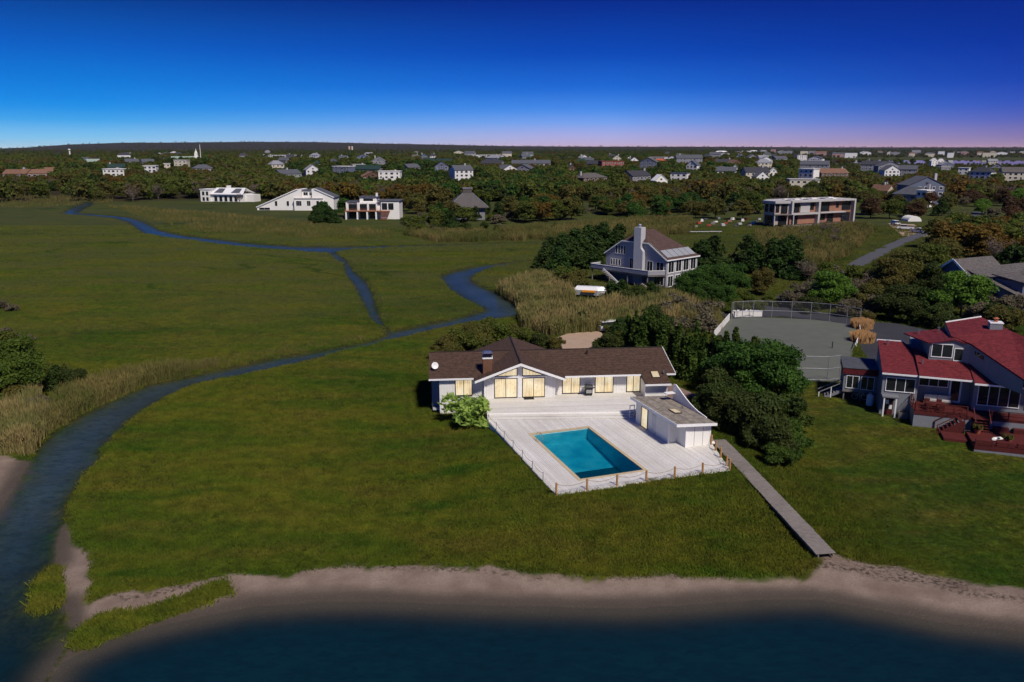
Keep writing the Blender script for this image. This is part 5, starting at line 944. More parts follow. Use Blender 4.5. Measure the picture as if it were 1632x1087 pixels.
# church, masts and tanks
def far_pt(px, D_): dr = ray(px, 330); x = dr[0]/dr[1]*D_; return x, D_, float(base_h(x, D_))
x, y, z = far_pt(302, 1000); CHU = root('church', 'long pale green church hall with white stepped steeple in the left woods', 'church', (x, y, z), R(4)); bx(CHU, 'wall', palegreen, -17, 0, -.5, 14, 11, 6); m = MB(); m.slab([(-18, -1, 6), (15, -1, 6), (15, 5.5, 11), (-18, 5.5, 11)], .3); m.slab([(-18, 5.5, 11), (15, 5.5, 11), (15, 12, 6), (-18, 12, 6)], .3); m.build('roof', palegreen, CHU)
bx(CHU, 'tower', white, 10.5, 0, 0, 15.5, 5, 11); bx(CHU, 'belfry', white, 11.3, .8, 11.002, 14.7, 4.2, 15); m = MB(); m.lathe((13, 2.5, 15), [(1.6, 0), (1.2, 2.2), (.6, 2.4), (.05, 5.5)], 8); m.build('spire', white, CHU)
x, y, z = far_pt(327, 980); o = root('flagpole', 'tall thin white pole beside the church steeple', 'pole', (x, y, z)); m = MB(); m.tube([(0, 0, 0), (0, 0, 24)], [.5, .3], 8); m.build('mast', white, o); m = MB(); m.lathe((0, 0, 24), [(.4, 0), (.5, .3), (.05, .7)], 8); m.build('finial', white, o)
x, y, z = far_pt(122, 1700); o = root('water_tower', 'distant white water tower with flared top on the left woods', 'tower', (x, y, z)); m = MB(); m.tube([(0, 0, 0), (0, 0, 18)], [1.6, 1.3], 10); m.build('column', white, o); m = MB(); m.lathe((0, 0, 15.5), [(1.2, 0), (2.6, 1.6), (2.8, 2.6), (1.5, 3.6), (.2, 4)], 14); m.build('tank', white, o)
for dx, lab in ((0, 'distant pale orange tank tower, left of the pair on the ridge'), (4.5, 'distant pale tank tower, right of the pair on the ridge')): x, y, z = far_pt(561+dx, 6000); m = MB(); m.lathe((0, 0, 0), [(7, -4), (7, 18), (6, 20), (1, 22)], 14); o = m.build('tank_tower', cream if dx else plain('peach_paint', (.6, .38, .28))); o.location = (x, y, z+10); tag(o, lab, 'tower')
# ---------------------------------------------------------------- vehicles
def car(label, loc, rz, mat, kind='suv', group=None):
    o = root('parked_car', label, 'car', loc, rz, group); Lc, Wc = (5.4, 1.0) if kind == 'pickup' else (4.6, .95)
    pr = [(-Lc/2, .45), (Lc/2, .45), (Lc/2, .95), (Lc/2-.9, 1.1), (-Lc/2, 1.15)]
    m = MB(); m.hexa([(x, -Wc, z) for x, z in pr], [(x, Wc, z) for x, z in pr]); m.build('body', mat, o)
    c0, c1 = (-.4, 1.5) if kind == 'pickup' else (-Lc/2+.1, 1.2); m = MB(); m.hexa([(c0, -Wc+.05, 1.12), (c1+.5, -Wc+.05, 1.12), (c1+.5, Wc-.05, 1.12), (c0, Wc-.05, 1.12)], [(c0+.15, -Wc+.2, 1.72), (c1-.2, -Wc+.2, 1.72), (c1-.2, Wc-.2, 1.72), (c0+.15, Wc-.2, 1.72)]); m.build('cabin_glass', glass, o)
    m = MB(); m.box(c0+.12, -Wc+.18, 1.722, c1-.2, Wc-.18, 1.8); m.build('roof', mat, o)
    if kind == 'pickup': m = MB(); m.box(-Lc/2+.1, -Wc+.12, 1.152, -.5, Wc-.12, 1.2); m.build('truck_bed', cardark, o)
    for x in (-Lc/2+.9, Lc/2-.9):
        for y in (-Wc, Wc): m = MB(); m.tube([(x, y-.12, .36), (x, y+.12, .36)], .36, 14); w_ = m.build('wheel', rubber, o); m = MB(); m.tube([(x, y-.13, .36), (x, y+.13, .36)], .2, 10); m.build('rim', steel, w_)
    for y in (-.65, .65): m = MB(); m.box(Lc/2+.002, y-.18, .75, Lc/2+.04, y+.18, .93); m.build('headlight', solar, o)
    m = MB(); m.box(Lc/2+.002, -Wc+.05, .45, Lc/2+.08, Wc-.05, .66); m.build('bumper', cardark, o)
    return o
p = on_ground(1443, 366); car('white pickup with open bed parked on the sandy pull-off', (p[0], p[1], p[2]), R(150), carwhite, 'pickup'); p = on_ground(1464, 371.5); car('white pickup with dark windscreen facing the lane', (p[0], p[1], p[2]), R(-70), carwhite, 'pickup'); p = on_ground(1427, 359); car('small white van beside the shrubs behind the pickups', (p[0], p[1], p[2]), R(-95), carwhite)
p = on_ground(975, 528); car('white car half hidden by shrubs behind the sandy driveway', (p[0], p[1], p[2]), R(20), carwhite)
p = on_ground(1452, 352); o = root('storage_tent', 'white rounded canopy shelter behind the parked pickups', 'tent', tuple(p)); m = MB(); n_ = 10; pts = [(2.7*math.cos(math.pi*i/n_), 2.1*math.sin(math.pi*i/n_)) for i in range(n_+1)]; m.hexa([(x, -3, z) for x, z in pts], [(x, 3, z) for x, z in pts]); m.build('canopy', white, o)
p = on_ground(940, 474); o = root('covered_boat', 'white boat with orange cover strip beside the tall grey house', 'boat', (p[0], p[1], p[2]+.1), R(-14)); o.scale = (1.0, 1.0, 1.2)
hull = [(-3.2, -.9), (1.6, -1.0), (2.8, -.5), (3.3, 0), (2.8, .5), (1.6, 1.0), (-3.2, .9)]; m = MB(); m.hexa([(x*.85, y*.6, .35) for x, y in hull], [(x, y, 1.2) for x, y in hull]); m.build('hull', carwhite, o); m = MB(); m.hexa([(x, y*.98, 1.202) for x, y in hull], [(x*.8, y*.5, 1.75) for x, y in hull]); m.build('cover', carwhite, o); m = MB(); m.hexa([(-1.4, -1.12, .9), (1.2, -1.12, .9), (1.2, -1.0, .9), (-1.4, -1.0, .9)], [(-1.4, -1.12, 1.22), (1.2, -1.12, 1.22), (1.2, -.9, 1.22), (-1.4, -.9, 1.22)]); m.build('stripe', orange, o)
for x in (-1.8, 1.2): m = MB(); m.box(x, -.5, -.05, x+.2, .5, .349); m.build('chock', grey_wood, o)
# ---------------------------------------------------------------- foliage meshes
def leaf_mesh(name, c, n, size, aspect, lv, mat, extra=None):
    N = len(c); r = RNG.normal(size=(N, 3)); n = n/np.maximum(np.linalg.norm(n, axis=1), 1e-6)[:, None]
    a = np.cross(n, r); a /= np.maximum(np.linalg.norm(a, axis=1), 1e-6)[:, None]; b = np.cross(n, a)
    s = size[:, None]; L = a*s*aspect; Wd = b*s
    co = np.stack([c-L, c-Wd*.9, c+L, c+Wd*.9], 1).reshape(-1, 3)
    me = bpy.data.meshes.new(name); me.vertices.add(4*N); me.vertices.foreach_set('co', co.astype(np.float32).ravel())
    me.loops.add(4*N); me.loops.foreach_set('vertex_index', np.arange(4*N, dtype=np.int32)); me.polygons.add(N)
    me.polygons.foreach_set('loop_start', np.arange(0, 4*N, 4, dtype=np.int32)); me.update(calc_edges=True)
    at = me.attributes.new('lv', 'FLOAT', 'POINT'); at.data.foreach_set('value', np.repeat(lv, 4).astype(np.float32))
    if mat: me.materials.append(mat)
    return me
def lobes_to_leaves(lobes, N, size, jit=.25):
    lobes = np.array(lobes); area = (lobes[:, 3]*lobes[:, 5])+.05; k = RNG.choice(len(lobes), N, p=area/area.sum()); q = lobes[k]
    d = RNG.normal(size=(N, 3)); d /= np.linalg.norm(d, axis=1)[:, None]; d[:, 2] = np.where(d[:, 2] < -.45, -d[:, 2]*.6, d[:, 2])
    rad = np.clip(RNG.normal(.88, .17, N), .25, 1.22)
    c = q[:, :3]+d*q[:, 3:]*rad[:, None]
    nrm = d*.75+RNG.normal(size=(N, 3))*.75+np.array([0, 0, .35]); tone = RNG.random(len(lobes))
    lv = np.clip(.65*tone[k]+.5*RNG.random(N)-.08, 0, 1)
    return c, nrm, size*RNG.uniform(.6, 1.35, N), lv
def crown(shape, h, r, N, size, seed):
    global RNG; RNG = np.random.default_rng(seed); L = []
    if shape == 'round':
        for i in range(26):
            a = RNG.uniform(0, 6.28); e = RNG.uniform(-.8, 1.0); rr = r*.72*math.sqrt(max(1-e*e*.8, .1))*RNG.uniform(.6, 1.05); s_ = r*RNG.uniform(.22, .42)
            L.append((rr*math.cos(a), rr*math.sin(a), h*.53+e*h*.36, s_, s_, s_*.75))
        L.append((0, 0, h*.6, r*.6, r*.6, h*.26))
    elif shape == 'cedar':
        for i in range(30):
            k = RNG.uniform(.08, 1)**.9; rr = r*(1-k)**.75*RNG.uniform(.45, 1.0); a = RNG.uniform(0, 6.28); s_ = r*(.2+.22*(1-k))*RNG.uniform(.7, 1.3)
            L.append((rr*math.cos(a), rr*math.sin(a), h*k*.93, s_, s_, s_*RNG.uniform(.8, 1.5)))
    elif shape == 'column':
        for i in range(22):
            k = RNG.uniform(.03, .97); rr = r*.5*(1-k**3)*RNG.uniform(.2, 1); a = RNG.uniform(0, 6.28); s_ = r*(.66-.56*k)*RNG.uniform(.8, 1.2); L.append((rr*math.cos(a), rr*math.sin(a), h*k*.95, s_, s_, s_*2.0))
    elif shape == 'shrub':
        for i in range(22):
            a = RNG.uniform(0, 6.28); rr = r*RNG.uniform(0, .85); s_ = r*RNG.uniform(.2, .38); L.append((rr*math.cos(a), rr*math.sin(a), h*RNG.uniform(.22, .85)*(1-.35*(rr/r)**2), s_, s_, s_*.85))
    elif shape == 'pine':
        for i in range(16):
            k = RNG.uniform(.35, 1); a = RNG.uniform(0, 6.28); rr = r*(1.15-k)*RNG.uniform(.4, 1.1); s_ = r*RNG.uniform(.28, .45); L.append((rr*math.cos(a), rr*math.sin(a), h*k*.93, s_, s_, s_*.4))
    return lobes_to_leaves(L, N, size)+(L,)
def trunk_mb(h, r, L, seed, n=6):
    rg = random.Random(seed); mb = MB(); mb.tube([(0, 0, -.3), (rg.uniform(-.1, .1), rg.uniform(-.1, .1), h*.3), (rg.uniform(-.2, .2), rg.uniform(-.2, .2), h*.62), (0, 0, h*.85)], [r, r*.8, r*.5, r*.15], n)
    for l in rg.sample(list(L), min(7, len(L))): z0 = h*rg.uniform(.2, .5); mb.tube([(0, 0, z0), (l[0]*.5, l[1]*.5, (z0+l[2])*.5+.1), (l[0], l[1], l[2])], [r*.45, r*.3, r*.08], 4)
    return mb
def bare_mesh(h, r, seed, mat, thick=.035, n1=11, n2=9, n3=7):
    rg = random.Random(seed); mb = MB(); tw = []
    mb.tube([(0, 0, -.3), (0, 0, h*.22)], [.16, .13], 5)
    for i in range(n1):
        a = rg.uniform(0, 6.28); e = rg.uniform(.25, 1.0); p1 = Vector((r*.75*math.cos(a)*rg.uniform(.5, 1), r*.75*math.sin(a)*rg.uniform(.5, 1), h*(.35+.5*e))); p0 = Vector((0, 0, h*rg.uniform(.1, .25)))
        mb.tube([p0, p0.lerp(p1, .5)+Vector((0, 0, .15)), p1], [.09, .06, .03], 4)
        for j in range(n2):
            k = rg.uniform(.3, 1); b0 = p0.lerp(p1, k); b1 = b0+Vector((rg.gauss(0, 1), rg.gauss(0, 1), rg.uniform(.1, 1.2))).normalized()*r*rg.uniform(.25, .5); tw.append((b0, b1, thick))
            for q in range(n3): c0 = b0.lerp(b1, rg.uniform(.2, 1)); c1 = c0+Vector((rg.gauss(0, 1), rg.gauss(0, 1), rg.uniform(-.1, 1.1))).normalized()*r*rg.uniform(.12, .28); tw.append((c0, c1, thick*.7))
    for a, b, w in tw:
        d = (b-a).normalized(); s_ = d.cross(Vector((rg.gauss(0, 1), rg.gauss(0, 1), rg.gauss(0, 1)))).normalized()*w; mb.face([a-s_, a+s_, b+s_*.4, b-s_*.4])
    return mb.mesh('crown', mat)
cols = {
 'cedar': leafmat('cedar_leaf', (0.022, 0.056, 0.011), (0.063, 0.123, 0.020), (0.048, 0.062, 0.013)), 'lush': leafmat('lush_leaf', (.026, .080, .012), (.088, .175, .026), (.045, .090, .014)), 'oak': leafmat('oak_leaf', (0.059, 0.101, 0.014), (0.147, 0.175, 0.025), (0.105, 0.105, 0.018)),
 'olive': leafmat('olive_leaf', (0.070, 0.087, 0.017), (0.182, 0.168, 0.036), (0.119, 0.081, 0.021)), 'autumn': leafmat('autumn_leaf', (0.119, 0.081, 0.014), (0.224, 0.154, 0.024), (0.140, 0.070, 0.018)), 'rust': leafmat('rust_leaf', (0.084, 0.045, 0.022), (0.147, 0.077, 0.034), (0.077, 0.059, 0.025)),
 'bright': leafmat('bright_leaf', (.060, .135, .014), (.17, .30, .040), (.10, .19, .02)), 'arbor': leafmat('arborvitae_leaf', (0.036, 0.078, 0.011), (0.098, 0.161, 0.021), (0.070, 0.084, 0.014)), 'grey': leafmat('grey_shrub_leaf', (0.105, 0.098, 0.059), (0.238, 0.210, 0.133), (0.154, 0.119, 0.073)),
 'pale': leafmat('oleander_leaf', (0.224, 0.336, 0.056), (0.532, 0.672, 0.168), (0.252, 0.392, 0.070)), 'dark': leafmat('dark_shrub_leaf', (0.028, 0.053, 0.011), (0.077, 0.115, 0.021), (0.063, 0.066, 0.015)), 'bare': plain('bare_twig', (0.140, 0.105, 0.087), .95, .3), 'barepink': plain('russet_twig', (0.154, 0.091, 0.073), .95, .3), 'pine': leafmat('pine_needle', (0.045, 0.087, 0.011), (0.133, 0.189, 0.025), (0.070, 0.098, 0.014))}
SHAPES = {}
def add_shape(key, shape, h, r, N, size, variants, aspect=1.5, tr=.16):
    SHAPES[key] = []
    for i in range(variants):
        c, n, s_, lv, L = crown(shape, h, r, N, size, hash((len(SHAPES), i)) % 9973+i*31+7)
        me = leaf_mesh('crown', c, n, s_, aspect, lv, cols['oak']); SHAPES[key].append((me, trunk_mb(h, tr, L, i).mesh('trunk', bark), h))
add_shape('round', 'round', 8.0, 4.0, 4200, .20, 4); add_shape('cedar', 'cedar', 7.0, 2.7, 4200, .17, 4); add_shape('column', 'column', 6.0, 1.15, 4200, .11, 3, 1.7, .09); add_shape('shrub', 'shrub', 3.0, 2.3, 2600, .15, 4, 1.5, .07)
add_shape('nearround', 'round', 7.0, 3.6, 15000, .105, 3, 1.6, .13); add_shape('nearshrub', 'shrub', 4.5, 2.9, 11000, .10, 3, 1.6, .08); add_shape('pine', 'pine', 7.0, 3.0, 4200, .13, 2, 2.4, .15); add_shape('oleander', 'shrub', 2.9, 2.0, 1150, .10, 1, 3.0, .05)
SHAPES['bare'] = [(bare_mesh(7.5, 3.9, i+3, cols['bare'], .045), None, 7.5) for i in range(3)]
for k in SHAPES:
    for me, tm, h in SHAPES[k]:
        for q in (me, tm):
            if q: q.use_fake_user = False
NAMES = {'cedar': 'cedar_tree', 'round': 'leafy_tree', 'column': 'arborvitae', 'shrub': 'shrub', 'nearround': 'leafy_tree', 'nearshrub': 'shrub', 'pine': 'pine_tree', 'oleander': 'oleander_bush', 'bare': 'bare_tree'}
PLANTED = []
def plant(x, y, h, shape, col, label, group=None, wide=1.0, z=None, i=None):
    v = SHAPES[shape]; me, tm, h0 = v[random.randrange(len(v)) if i is None else i % len(v)]; s_ = h/h0
    zg = float(ground_h(x, y)[0]) if z is None else z
    r_ = root(NAMES[shape], label, 'tree' if shape in ('cedar', 'round', 'nearround', 'pine', 'bare', 'column') else 'shrub', (x, y, zg-.1), random.uniform(0, 6.28), group); r_.scale = (s_*wide*random.uniform(.9, 1.1), s_*wide*random.uniform(.9, 1.1), s_)
    o = bpy.data.objects.new('crown', me); COL.objects.link(o); o.parent = r_
    if o.material_slots: o.material_slots[0].link = 'OBJECT'; o.material_slots[0].material = cols[col]
    if tm: t_ = bpy.data.objects.new('trunk', tm); COL.objects.link(t_); t_.parent = r_
    PLANTED.append((x, y, h)); return r_
def plant_px(px, py, h, shape, col, label, group=None, wide=1.0): p = on_ground(px, py); return plant(p[0], p[1], h, shape, col, label, group, wide)
# the lit property
p = loc2w((-.9, 21.2), DO, DA); plant(p[0], p[1], 3.7, 'oleander', 'pale', 'pale green oleander bush with bare stems at the deck corner', wide=1.15)
G1 = 'arborvitae screen behind the brown roofed house'
for i in range(15): k = i/14; x = 15.5+k*12.5; y = 103.5-k*15+random.uniform(-.8, .8); plant(x, y, random.uniform(6.6, 8.4), 'column', 'arbor', 'tall dark arborvitae in the screen behind the brown roofed house', G1, .92)
for i in range(6): plant(20.5+i*1.6, 99.5-i*2.4+2.0, random.uniform(4.5, 6.5), 'cedar', 'dark', 'dark cedar growing through the arborvitae screen', 'cedars in the arborvitae screen', 1.1)
BIG = [(1168, 628, 6.2, 'lush', 'lush green tree leaning over the court end fence, nearest the house'), (1206, 640, 7.2, 'lush', 'largest lush green tree beside the court'), (1238, 642, 6.4, 'lush', 'lush green tree with yellowish edge by the lawn')]
for px, py, h, c_, lab in BIG: plant_px(px, py, h, 'nearround', c_, lab, None, 1.05)
for px, py, h in ((1142, 668, 4.4), (1168, 686, 4.4), (1192, 696, 4.6), (1212, 700, 4.8), (1232, 700, 5.2), (1252, 692, 4.2), (1236, 726, 3.6), (1256, 722, 3.2), (1218, 716, 3.8), (1240, 742, 2.2), (1150, 650, 4.6)):
    plant_px(px, py, h, 'nearshrub', random.choice(['dark', 'dark', 'arbor']), 'dense dark shrub in the thicket beside the boardwalk', 'thicket beside the boardwalk', 1.0)
for px, py, h, c_ in ((712, 572, 3.6, 'olive'), (738, 566, 4.0, 'oak'), (765, 562, 4.2, 'olive'), (792, 556, 4.2, 'oak'), (815, 552, 3.6, 'olive'), (752, 548, 3.6, 'olive'), (785, 540, 3.4, 'oak'), (838, 552, 3.0, 'oak'), (860, 556, 2.6, 'dark'), (885, 560, 2.4, 'olive')):
    plant_px(px, py, h, 'nearshrub', c_, 'loose olive green bayberry shrub behind the brown roof', 'bayberry shrubs behind the brown roof', 1.05)
for px, py, h, c_ in ((968, 560, 3.0, 'dark'), (978, 532, 1.9, 'oak'), (990, 531, 2.4, 'dark'), (985, 552, 3.8, 'cedar'), (1000, 560, 3.4, 'oak'), (985, 535, 3.2, 'cedar'), (1010, 545, 3.6, 'dark'), (1030, 540, 4.0, 'cedar'), (1045, 530, 4.4, 'dark')):
    plant_px(px, py, h, 'cedar' if c_ == 'cedar' else 'nearshrub', c_, 'dark evergreen shrub beside the sandy driveway', 'evergreens beside the sandy driveway', 1.2)
plant_px(927, 524, 3.2, 'cedar', 'cedar', 'crooked little dark juniper standing in the tan reeds', None, 1.3)
for px, py, h in ((1062, 512, 3.2), (1085, 505, 3.6), (1108, 515, 3.2), (1125, 528, 2.8), (1090, 530, 2.6), (1130, 505, 3.0), (1070, 495, 3.0)): plant_px(px, py, h, 'shrub', 'grey', 'dry brownish grey shrub in the brush before the court', 'dry brush before the court', 1.15)
# around the tall grey house
g_ = 'cedars beside the tall grey house'
for px, py, h in ((872, 428, 6.5), (890, 438, 7.0), (908, 430, 8.0), (930, 428, 8.4), (948, 424, 8.0), (895, 412, 7.0), (915, 408, 8.0), (938, 405, 8.5), (960, 400, 8.5), (985, 398, 8.0), (878, 408, 5.5)): plant_px(px, py, h, 'cedar', 'cedar', 'dark cedar in the clump beside the tall grey house', g_, 1.25)
for px, py, h, c_ in ((905, 456, 4.5, 'oak'), (915, 462, 4.2, 'olive'), (975, 484, 4.6, 'cedar'), (990, 486, 5.0, 'cedar'), (1008, 488, 4.2, 'dark'), (1036, 486, 4.8, 'cedar')): plant_px(px, py, h, 'cedar' if c_ == 'cedar' else 'nearshrub', c_, 'dark rounded shrub below the balcony of the tall grey house', 'shrubs below the grey house balcony', 1.25)
for px, py, h in ((1088, 478, 4.8), (1105, 476, 6.0), (1125, 474, 6.6), (1148, 474, 6.6), (1170, 472, 6.2), (1110, 490, 3.8), (1140, 490, 4.2), (1160, 488, 4.0)): plant_px(px, py, h, 'nearround', 'lush', 'glossy green tree in the clump right of the tall grey house', 'green trees beside the tall grey house', 1.0)
for px, py, h in ((1118, 432, 7.8), (1136, 428, 8.6), (1190, 424, 8.2), (1205, 436, 7.4), (1245, 440, 9.0), (1258, 430, 8.6), (1232, 425, 7.6), (1270, 445, 6.5)): plant_px(px, py, h, 'cedar', 'cedar', 'large dark cedar between the grey house and the court', 'cedars between grey house and court', 1.3)
plant_px(1212, 470, 5.4, 'nearround', 'olive', 'yellowish olive tree left of the court path', None, 1.0)
for px, py, h in ((1158, 500, 2.4), (1180, 498, 2.6), (1205, 496, 2.4), (1228, 488, 2.6), (1160, 486, 2.8), (1185, 484, 3.0)): plant_px(px, py, h, 'nearshrub', 'oak', 'low green hedge shrub behind the far court fence', 'hedge behind the court fence', 1.2)
plant_px(1320, 490, 6.6, 'nearround', 'bright', 'bright spring green tree behind the court fence', None, 1.1); plant_px(1530, 508, 8.2, 'nearround', 'bright', 'bright spring green spreading tree above the red roof', None, 1.15)
for px, py, h, c_ in ((1412, 476, 8.0, 'olive'), (1445, 470, 8.5, 'olive'), (1478, 458, 9.0, 'oak'), (1432, 455, 7.0, 'olive'), (1478, 440, 7.5, 'olive'), (1398, 460, 5.5, 'oak'), (1490, 480, 7.0, 'dark'), (1500, 440, 8.5, 'olive')): plant_px(px, py, h, 'nearround', c_, 'tall olive brown tree between the lane and the red roof', 'olive trees between lane and red roof', 1.05)
for px, py, h, c_ in ((1262, 492, 3.5, 'grey'), (1290, 500, 3.4, 'dark'), (1350, 505, 3.4, 'grey'), (1370, 500, 4.0, 'olive'), (1395, 505, 4.2, 'grey'), (1420, 510, 4.6, 'dark'), (1445, 515, 4.6, 'dark'), (1470, 518, 4.4, 'cedar'), (1495, 522, 4.2, 'dark'), (1280, 480, 4.0, 'grey'), (1360, 480, 4.4, 'grey'), (1390, 488, 4.5, 'olive'), (1440, 495, 5, 'dark'), (1472, 500, 5, 'cedar'), (1560, 515, 4.0, 'grey'), (1585, 520, 4.2, 'dark'), (1610, 510, 4.6, 'grey'), (1600, 530, 4.4, 'olive'), (1500, 478, 4.5, 'olive'), (1490, 462, 5.0, 'dark'), (1575, 492, 4.0, 'grey')): plant_px(px, py, h, 'cedar' if c_ == 'cedar' else 'nearshrub', c_, 'tangled grey green shrub along the dark driveway', 'shrubs along the dark driveway', 1.15)
plant_px(1383, 517, 2.4, 'nearshrub', 'olive', 'neat rounded olive shrub at the court corner', None, 1.0)
for px, py, lab in ((1373, 524, 'tan ornamental grass clump nearer the driveway corner of the court'), (1374, 543, 'wide tan ornamental grass bed beside the court rail')):
    p = on_ground(px, py); N = 900; a = RNG.uniform(0, 6.28, N); rr = 1.7*np.sqrt(RNG.random(N)); mb = MB()
    for i in range(N):
        x0, y0 = rr[i]*math.cos(a[i]), rr[i]*math.sin(a[i]); hh = random.uniform(.9, 1.6)*(1.1-.25*(rr[i]/1.7)**2); dx, dy = random.gauss(0, .14), random.gauss(0, .14); w_ = .03; mb.face([(x0-w_, y0, 0), (x0+w_, y0, 0), (x0+dx+w_*1.2, y0+dy, hh), (x0+dx-w_*1.2, y0+dy, hh)])
    o = root('ornamental_grass', lab, 'grass clump', (p[0], p[1], .25)); mb.build('blades', plain('dry_tan_grass' if px < 1374 else 'dry_tan_grass_b', (.36, .20, .085), .9, .25, 4), o)
for o_ in POTS: c, n, s_, lv, L_ = crown('shrub', .7, .5, 260, .07, 5); me = leaf_mesh('plant', c, n, s_, 1.6, lv, cols['olive']); q = bpy.data.objects.new('plant', me); COL.objects.link(q); q.parent = o_; q.location = (0, 0, .35)
# left bank
for px, py, h, sh, c_ in ((4, 652, 5.4, 'pine', 'pine'), (34, 640, 5.6, 'nearround', 'pine'), (16, 622, 6.4, 'nearround', 'pine'), (-24, 630, 6.0, 'nearround', 'pine'), (2, 600, 6.2, 'nearround', 'oak'), (30, 600, 5.4, 'nearround', 'pine'), (58, 622, 3.8, 'pine', 'pine'), (-8, 600, 5.0, 'pine', 'pine'), (92, 622, 3.4, 'cedar', 'cedar'), (112, 622, 3.0, 'nearshrub', 'dark'), (82, 610, 2.8, 'nearshrub', 'oak'), (40, 605, 3.0, 'nearshrub', 'dark'), (0, 580, 3.4, 'nearshrub', 'oak'), (20, 588, 3.0, 'nearshrub', 'dark'), (98, 655, 2.0, 'pine', 'pine'), (20, 655, 3.2, 'nearshrub', 'olive'), (60, 665, 2.6, 'nearshrub', 'grey'), (-15, 660, 4.0, 'pine', 'pine')):
    plant_px(px, py, h, sh, c_, {'nearround': 'bushy yellow green tree on the river bank', 'pine': 'yellow green pine on the river bank', 'cedar': 'dark cedar on the river bank', 'nearshrub': 'low shrub among the river bank pines'}[sh], {'nearround': 'bushy trees on the river bank', 'pine': 'pines on the river bank', 'cedar': 'cedars on the river bank', 'nearshrub': 'shrubs on the river bank'}[sh], 1.15)
for px, py, h in ((0, 492, 1.6), (20, 496, 1.4), (4, 540, 1.8), (28, 548, 1.6), (44, 545, 1.2)): plant_px(px, py, h, 'shrub', 'grey', 'pale grey leafless looking shrub at the marsh side above the pines', 'grey shrubs above the pines', 1.2)
p = on_ground(62, 640); o = root('dead_snag', 'bare pale dead tree trunk leaning over the river bank reeds', 'dead tree', tuple(p)); mb = MB(); mb.tube([(0, 0, -.2), (.1, 0, 1.8), (-.1, 0, 3.4), (-.45, 0, 5.2)], [.14, .11, .08, .04], 6); mb.build('trunk', barkp, o)
for q in ([(.1, 0, 1.6), (.6, .1, 2.3), (.5, .1, 2.9)], [(0, 0, 2.4), (-.6, 0, 2.7), (-.75, 0, 3.3)], [(.05, 0, 1.0), (-.5, .1, 1.2)]): mb = MB(); mb.tube(q, [.06, .045, .02][:len(q)], 5); mb.build('limb', barkp, o)
# belts of trees: (pixel quad for the trunks, how many, kinds, heights, place)
EXCL = [(G(*c_)[:2], r_) for c_, r_ in (((595, 350), 17), ((470, 335), 26), ((360, 320), 22), ((745, 345), 12), ((1285, 355), 24), ((1160, 358), 12), ((1555, 480), 11), ((1445, 365), 9))]
ROADC = np.array([on_ground(*q)[:2] for q in ROADL])
def belt(quad, n, kinds, hr, place, wide=1.15, gap=3.2):
    q = np.array(quad, float); c = 0; tries = 0
    while c < n and tries < n*30:
        tries += 1; a, b = random.random(), random.random(); top = q[0]+(q[1]-q[0])*a; bot = q[3]+(q[2]-q[3])*a; px, py = top+(bot-top)*b; p = on_ground(px, py)
        if 1345 < px < 1485 and 376 < py < 455: continue
        if any(np.hypot(*(p[:2]-e)) < r_ for e, r_ in EXCL) or np.hypot(*(ROADC-p[:2]).T).min() < 6: continue
        if any((p[0]-x)**2+(p[1]-y)**2 < gap*gap for x, y, _ in PLANTED[-160:]): continue
        if any(-4 < y-p[1] < 60 and abs(p[0]*y/p[1]-x) < w_*.55 for x, y, w_ in BGH) and random.random() < .75: continue
        if water_sd(p[None, :2])[0] > -2: continue
        sh, cl, nm = random.choice(kinds); h = random.uniform(*hr)*(.45 if sh == 'shrub' else 1)
        plant(p[0], p[1], h, sh, cl, f'{nm} {place}', f'{nm.split(" with")[0]}s {place}', wide, float(p[2])); c += 1
K = {'c': ('cedar', 'cedar', 'dark cedar'), 'o': ('round', 'oak', 'green leafy tree'), 'l': ('round', 'olive', 'olive leafy tree'), 'a': ('round', 'autumn', 'golden brown autumn tree'), 'r': ('round', 'rust', 'rust red autumn tree'), 'b': ('bare', 'bare', 'bare grey brown tree'), 's': ('shrub', 'oak', 'low green shrub'), 'g': ('shrub', 'grey', 'pale grey shrub'), 'u': ('round', 'lush', 'deep green leafy tree'), 'd': ('shrub', 'dark', 'dark low shrub'), 'y': ('round', 'bright', 'fresh green tree'), 'p': ('pine', 'pine', 'open crowned pine')}
def ks(s_): return [K[c_] for c_ in s_]
belt([(800, 338), (1100, 332), (1100, 352), (800, 356)], 52, ks('uuocollpag'), (6.5, 9.5), 'in the wide belt beyond the reed bed'); belt([(1100, 332), (1235, 330), (1225, 350), (1100, 352)], 18, ks('uolcg'), (6, 9), 'in the belt left of the unfinished house')
belt([(640, 345), (800, 340), (800, 362), (650, 364)], 26, ks('ucolssg'), (5, 8.5), 'in the clump beside the white terrace house'); belt([(640, 320), (700, 316), (705, 340), (640, 342)], 7, ks('aal'), (9, 12), 'rising behind the white terrace house')
belt([(500, 345), (560, 345), (560, 356), (490, 356)], 8, ks('ccu'), (5, 8), 'between the two white marsh houses'); belt([(640, 356), (800, 364), (790, 372), (650, 370)], 12, ks('ssgd'), (5, 7), 'along the reed edge of the far marsh', 1.3)
belt([(180, 300), (320, 296), (325, 316), (190, 318)], 34, ks('ccoodlb'), (6, 9), 'at the far left marsh edge'); belt([(180, 296), (230, 296), (230, 306), (180, 306)], 4, ks('aa'), (8, 10), 'glowing at the far left marsh edge')
belt([(0, 300), (90, 296), (90, 308), (0, 312)], 22, ks('ccod'), (5, 7), 'in front of the pink house'); belt([(110, 300), (175, 296), (175, 312), (110, 314)], 10, ks('ccog'), (5, 8), 'at the bend of the far creek')
belt([(400, 308), (640, 305), (640, 326), (400, 326)], 30, ks('ocalbry'), (6, 9), 'between the scattered houses behind the marsh')
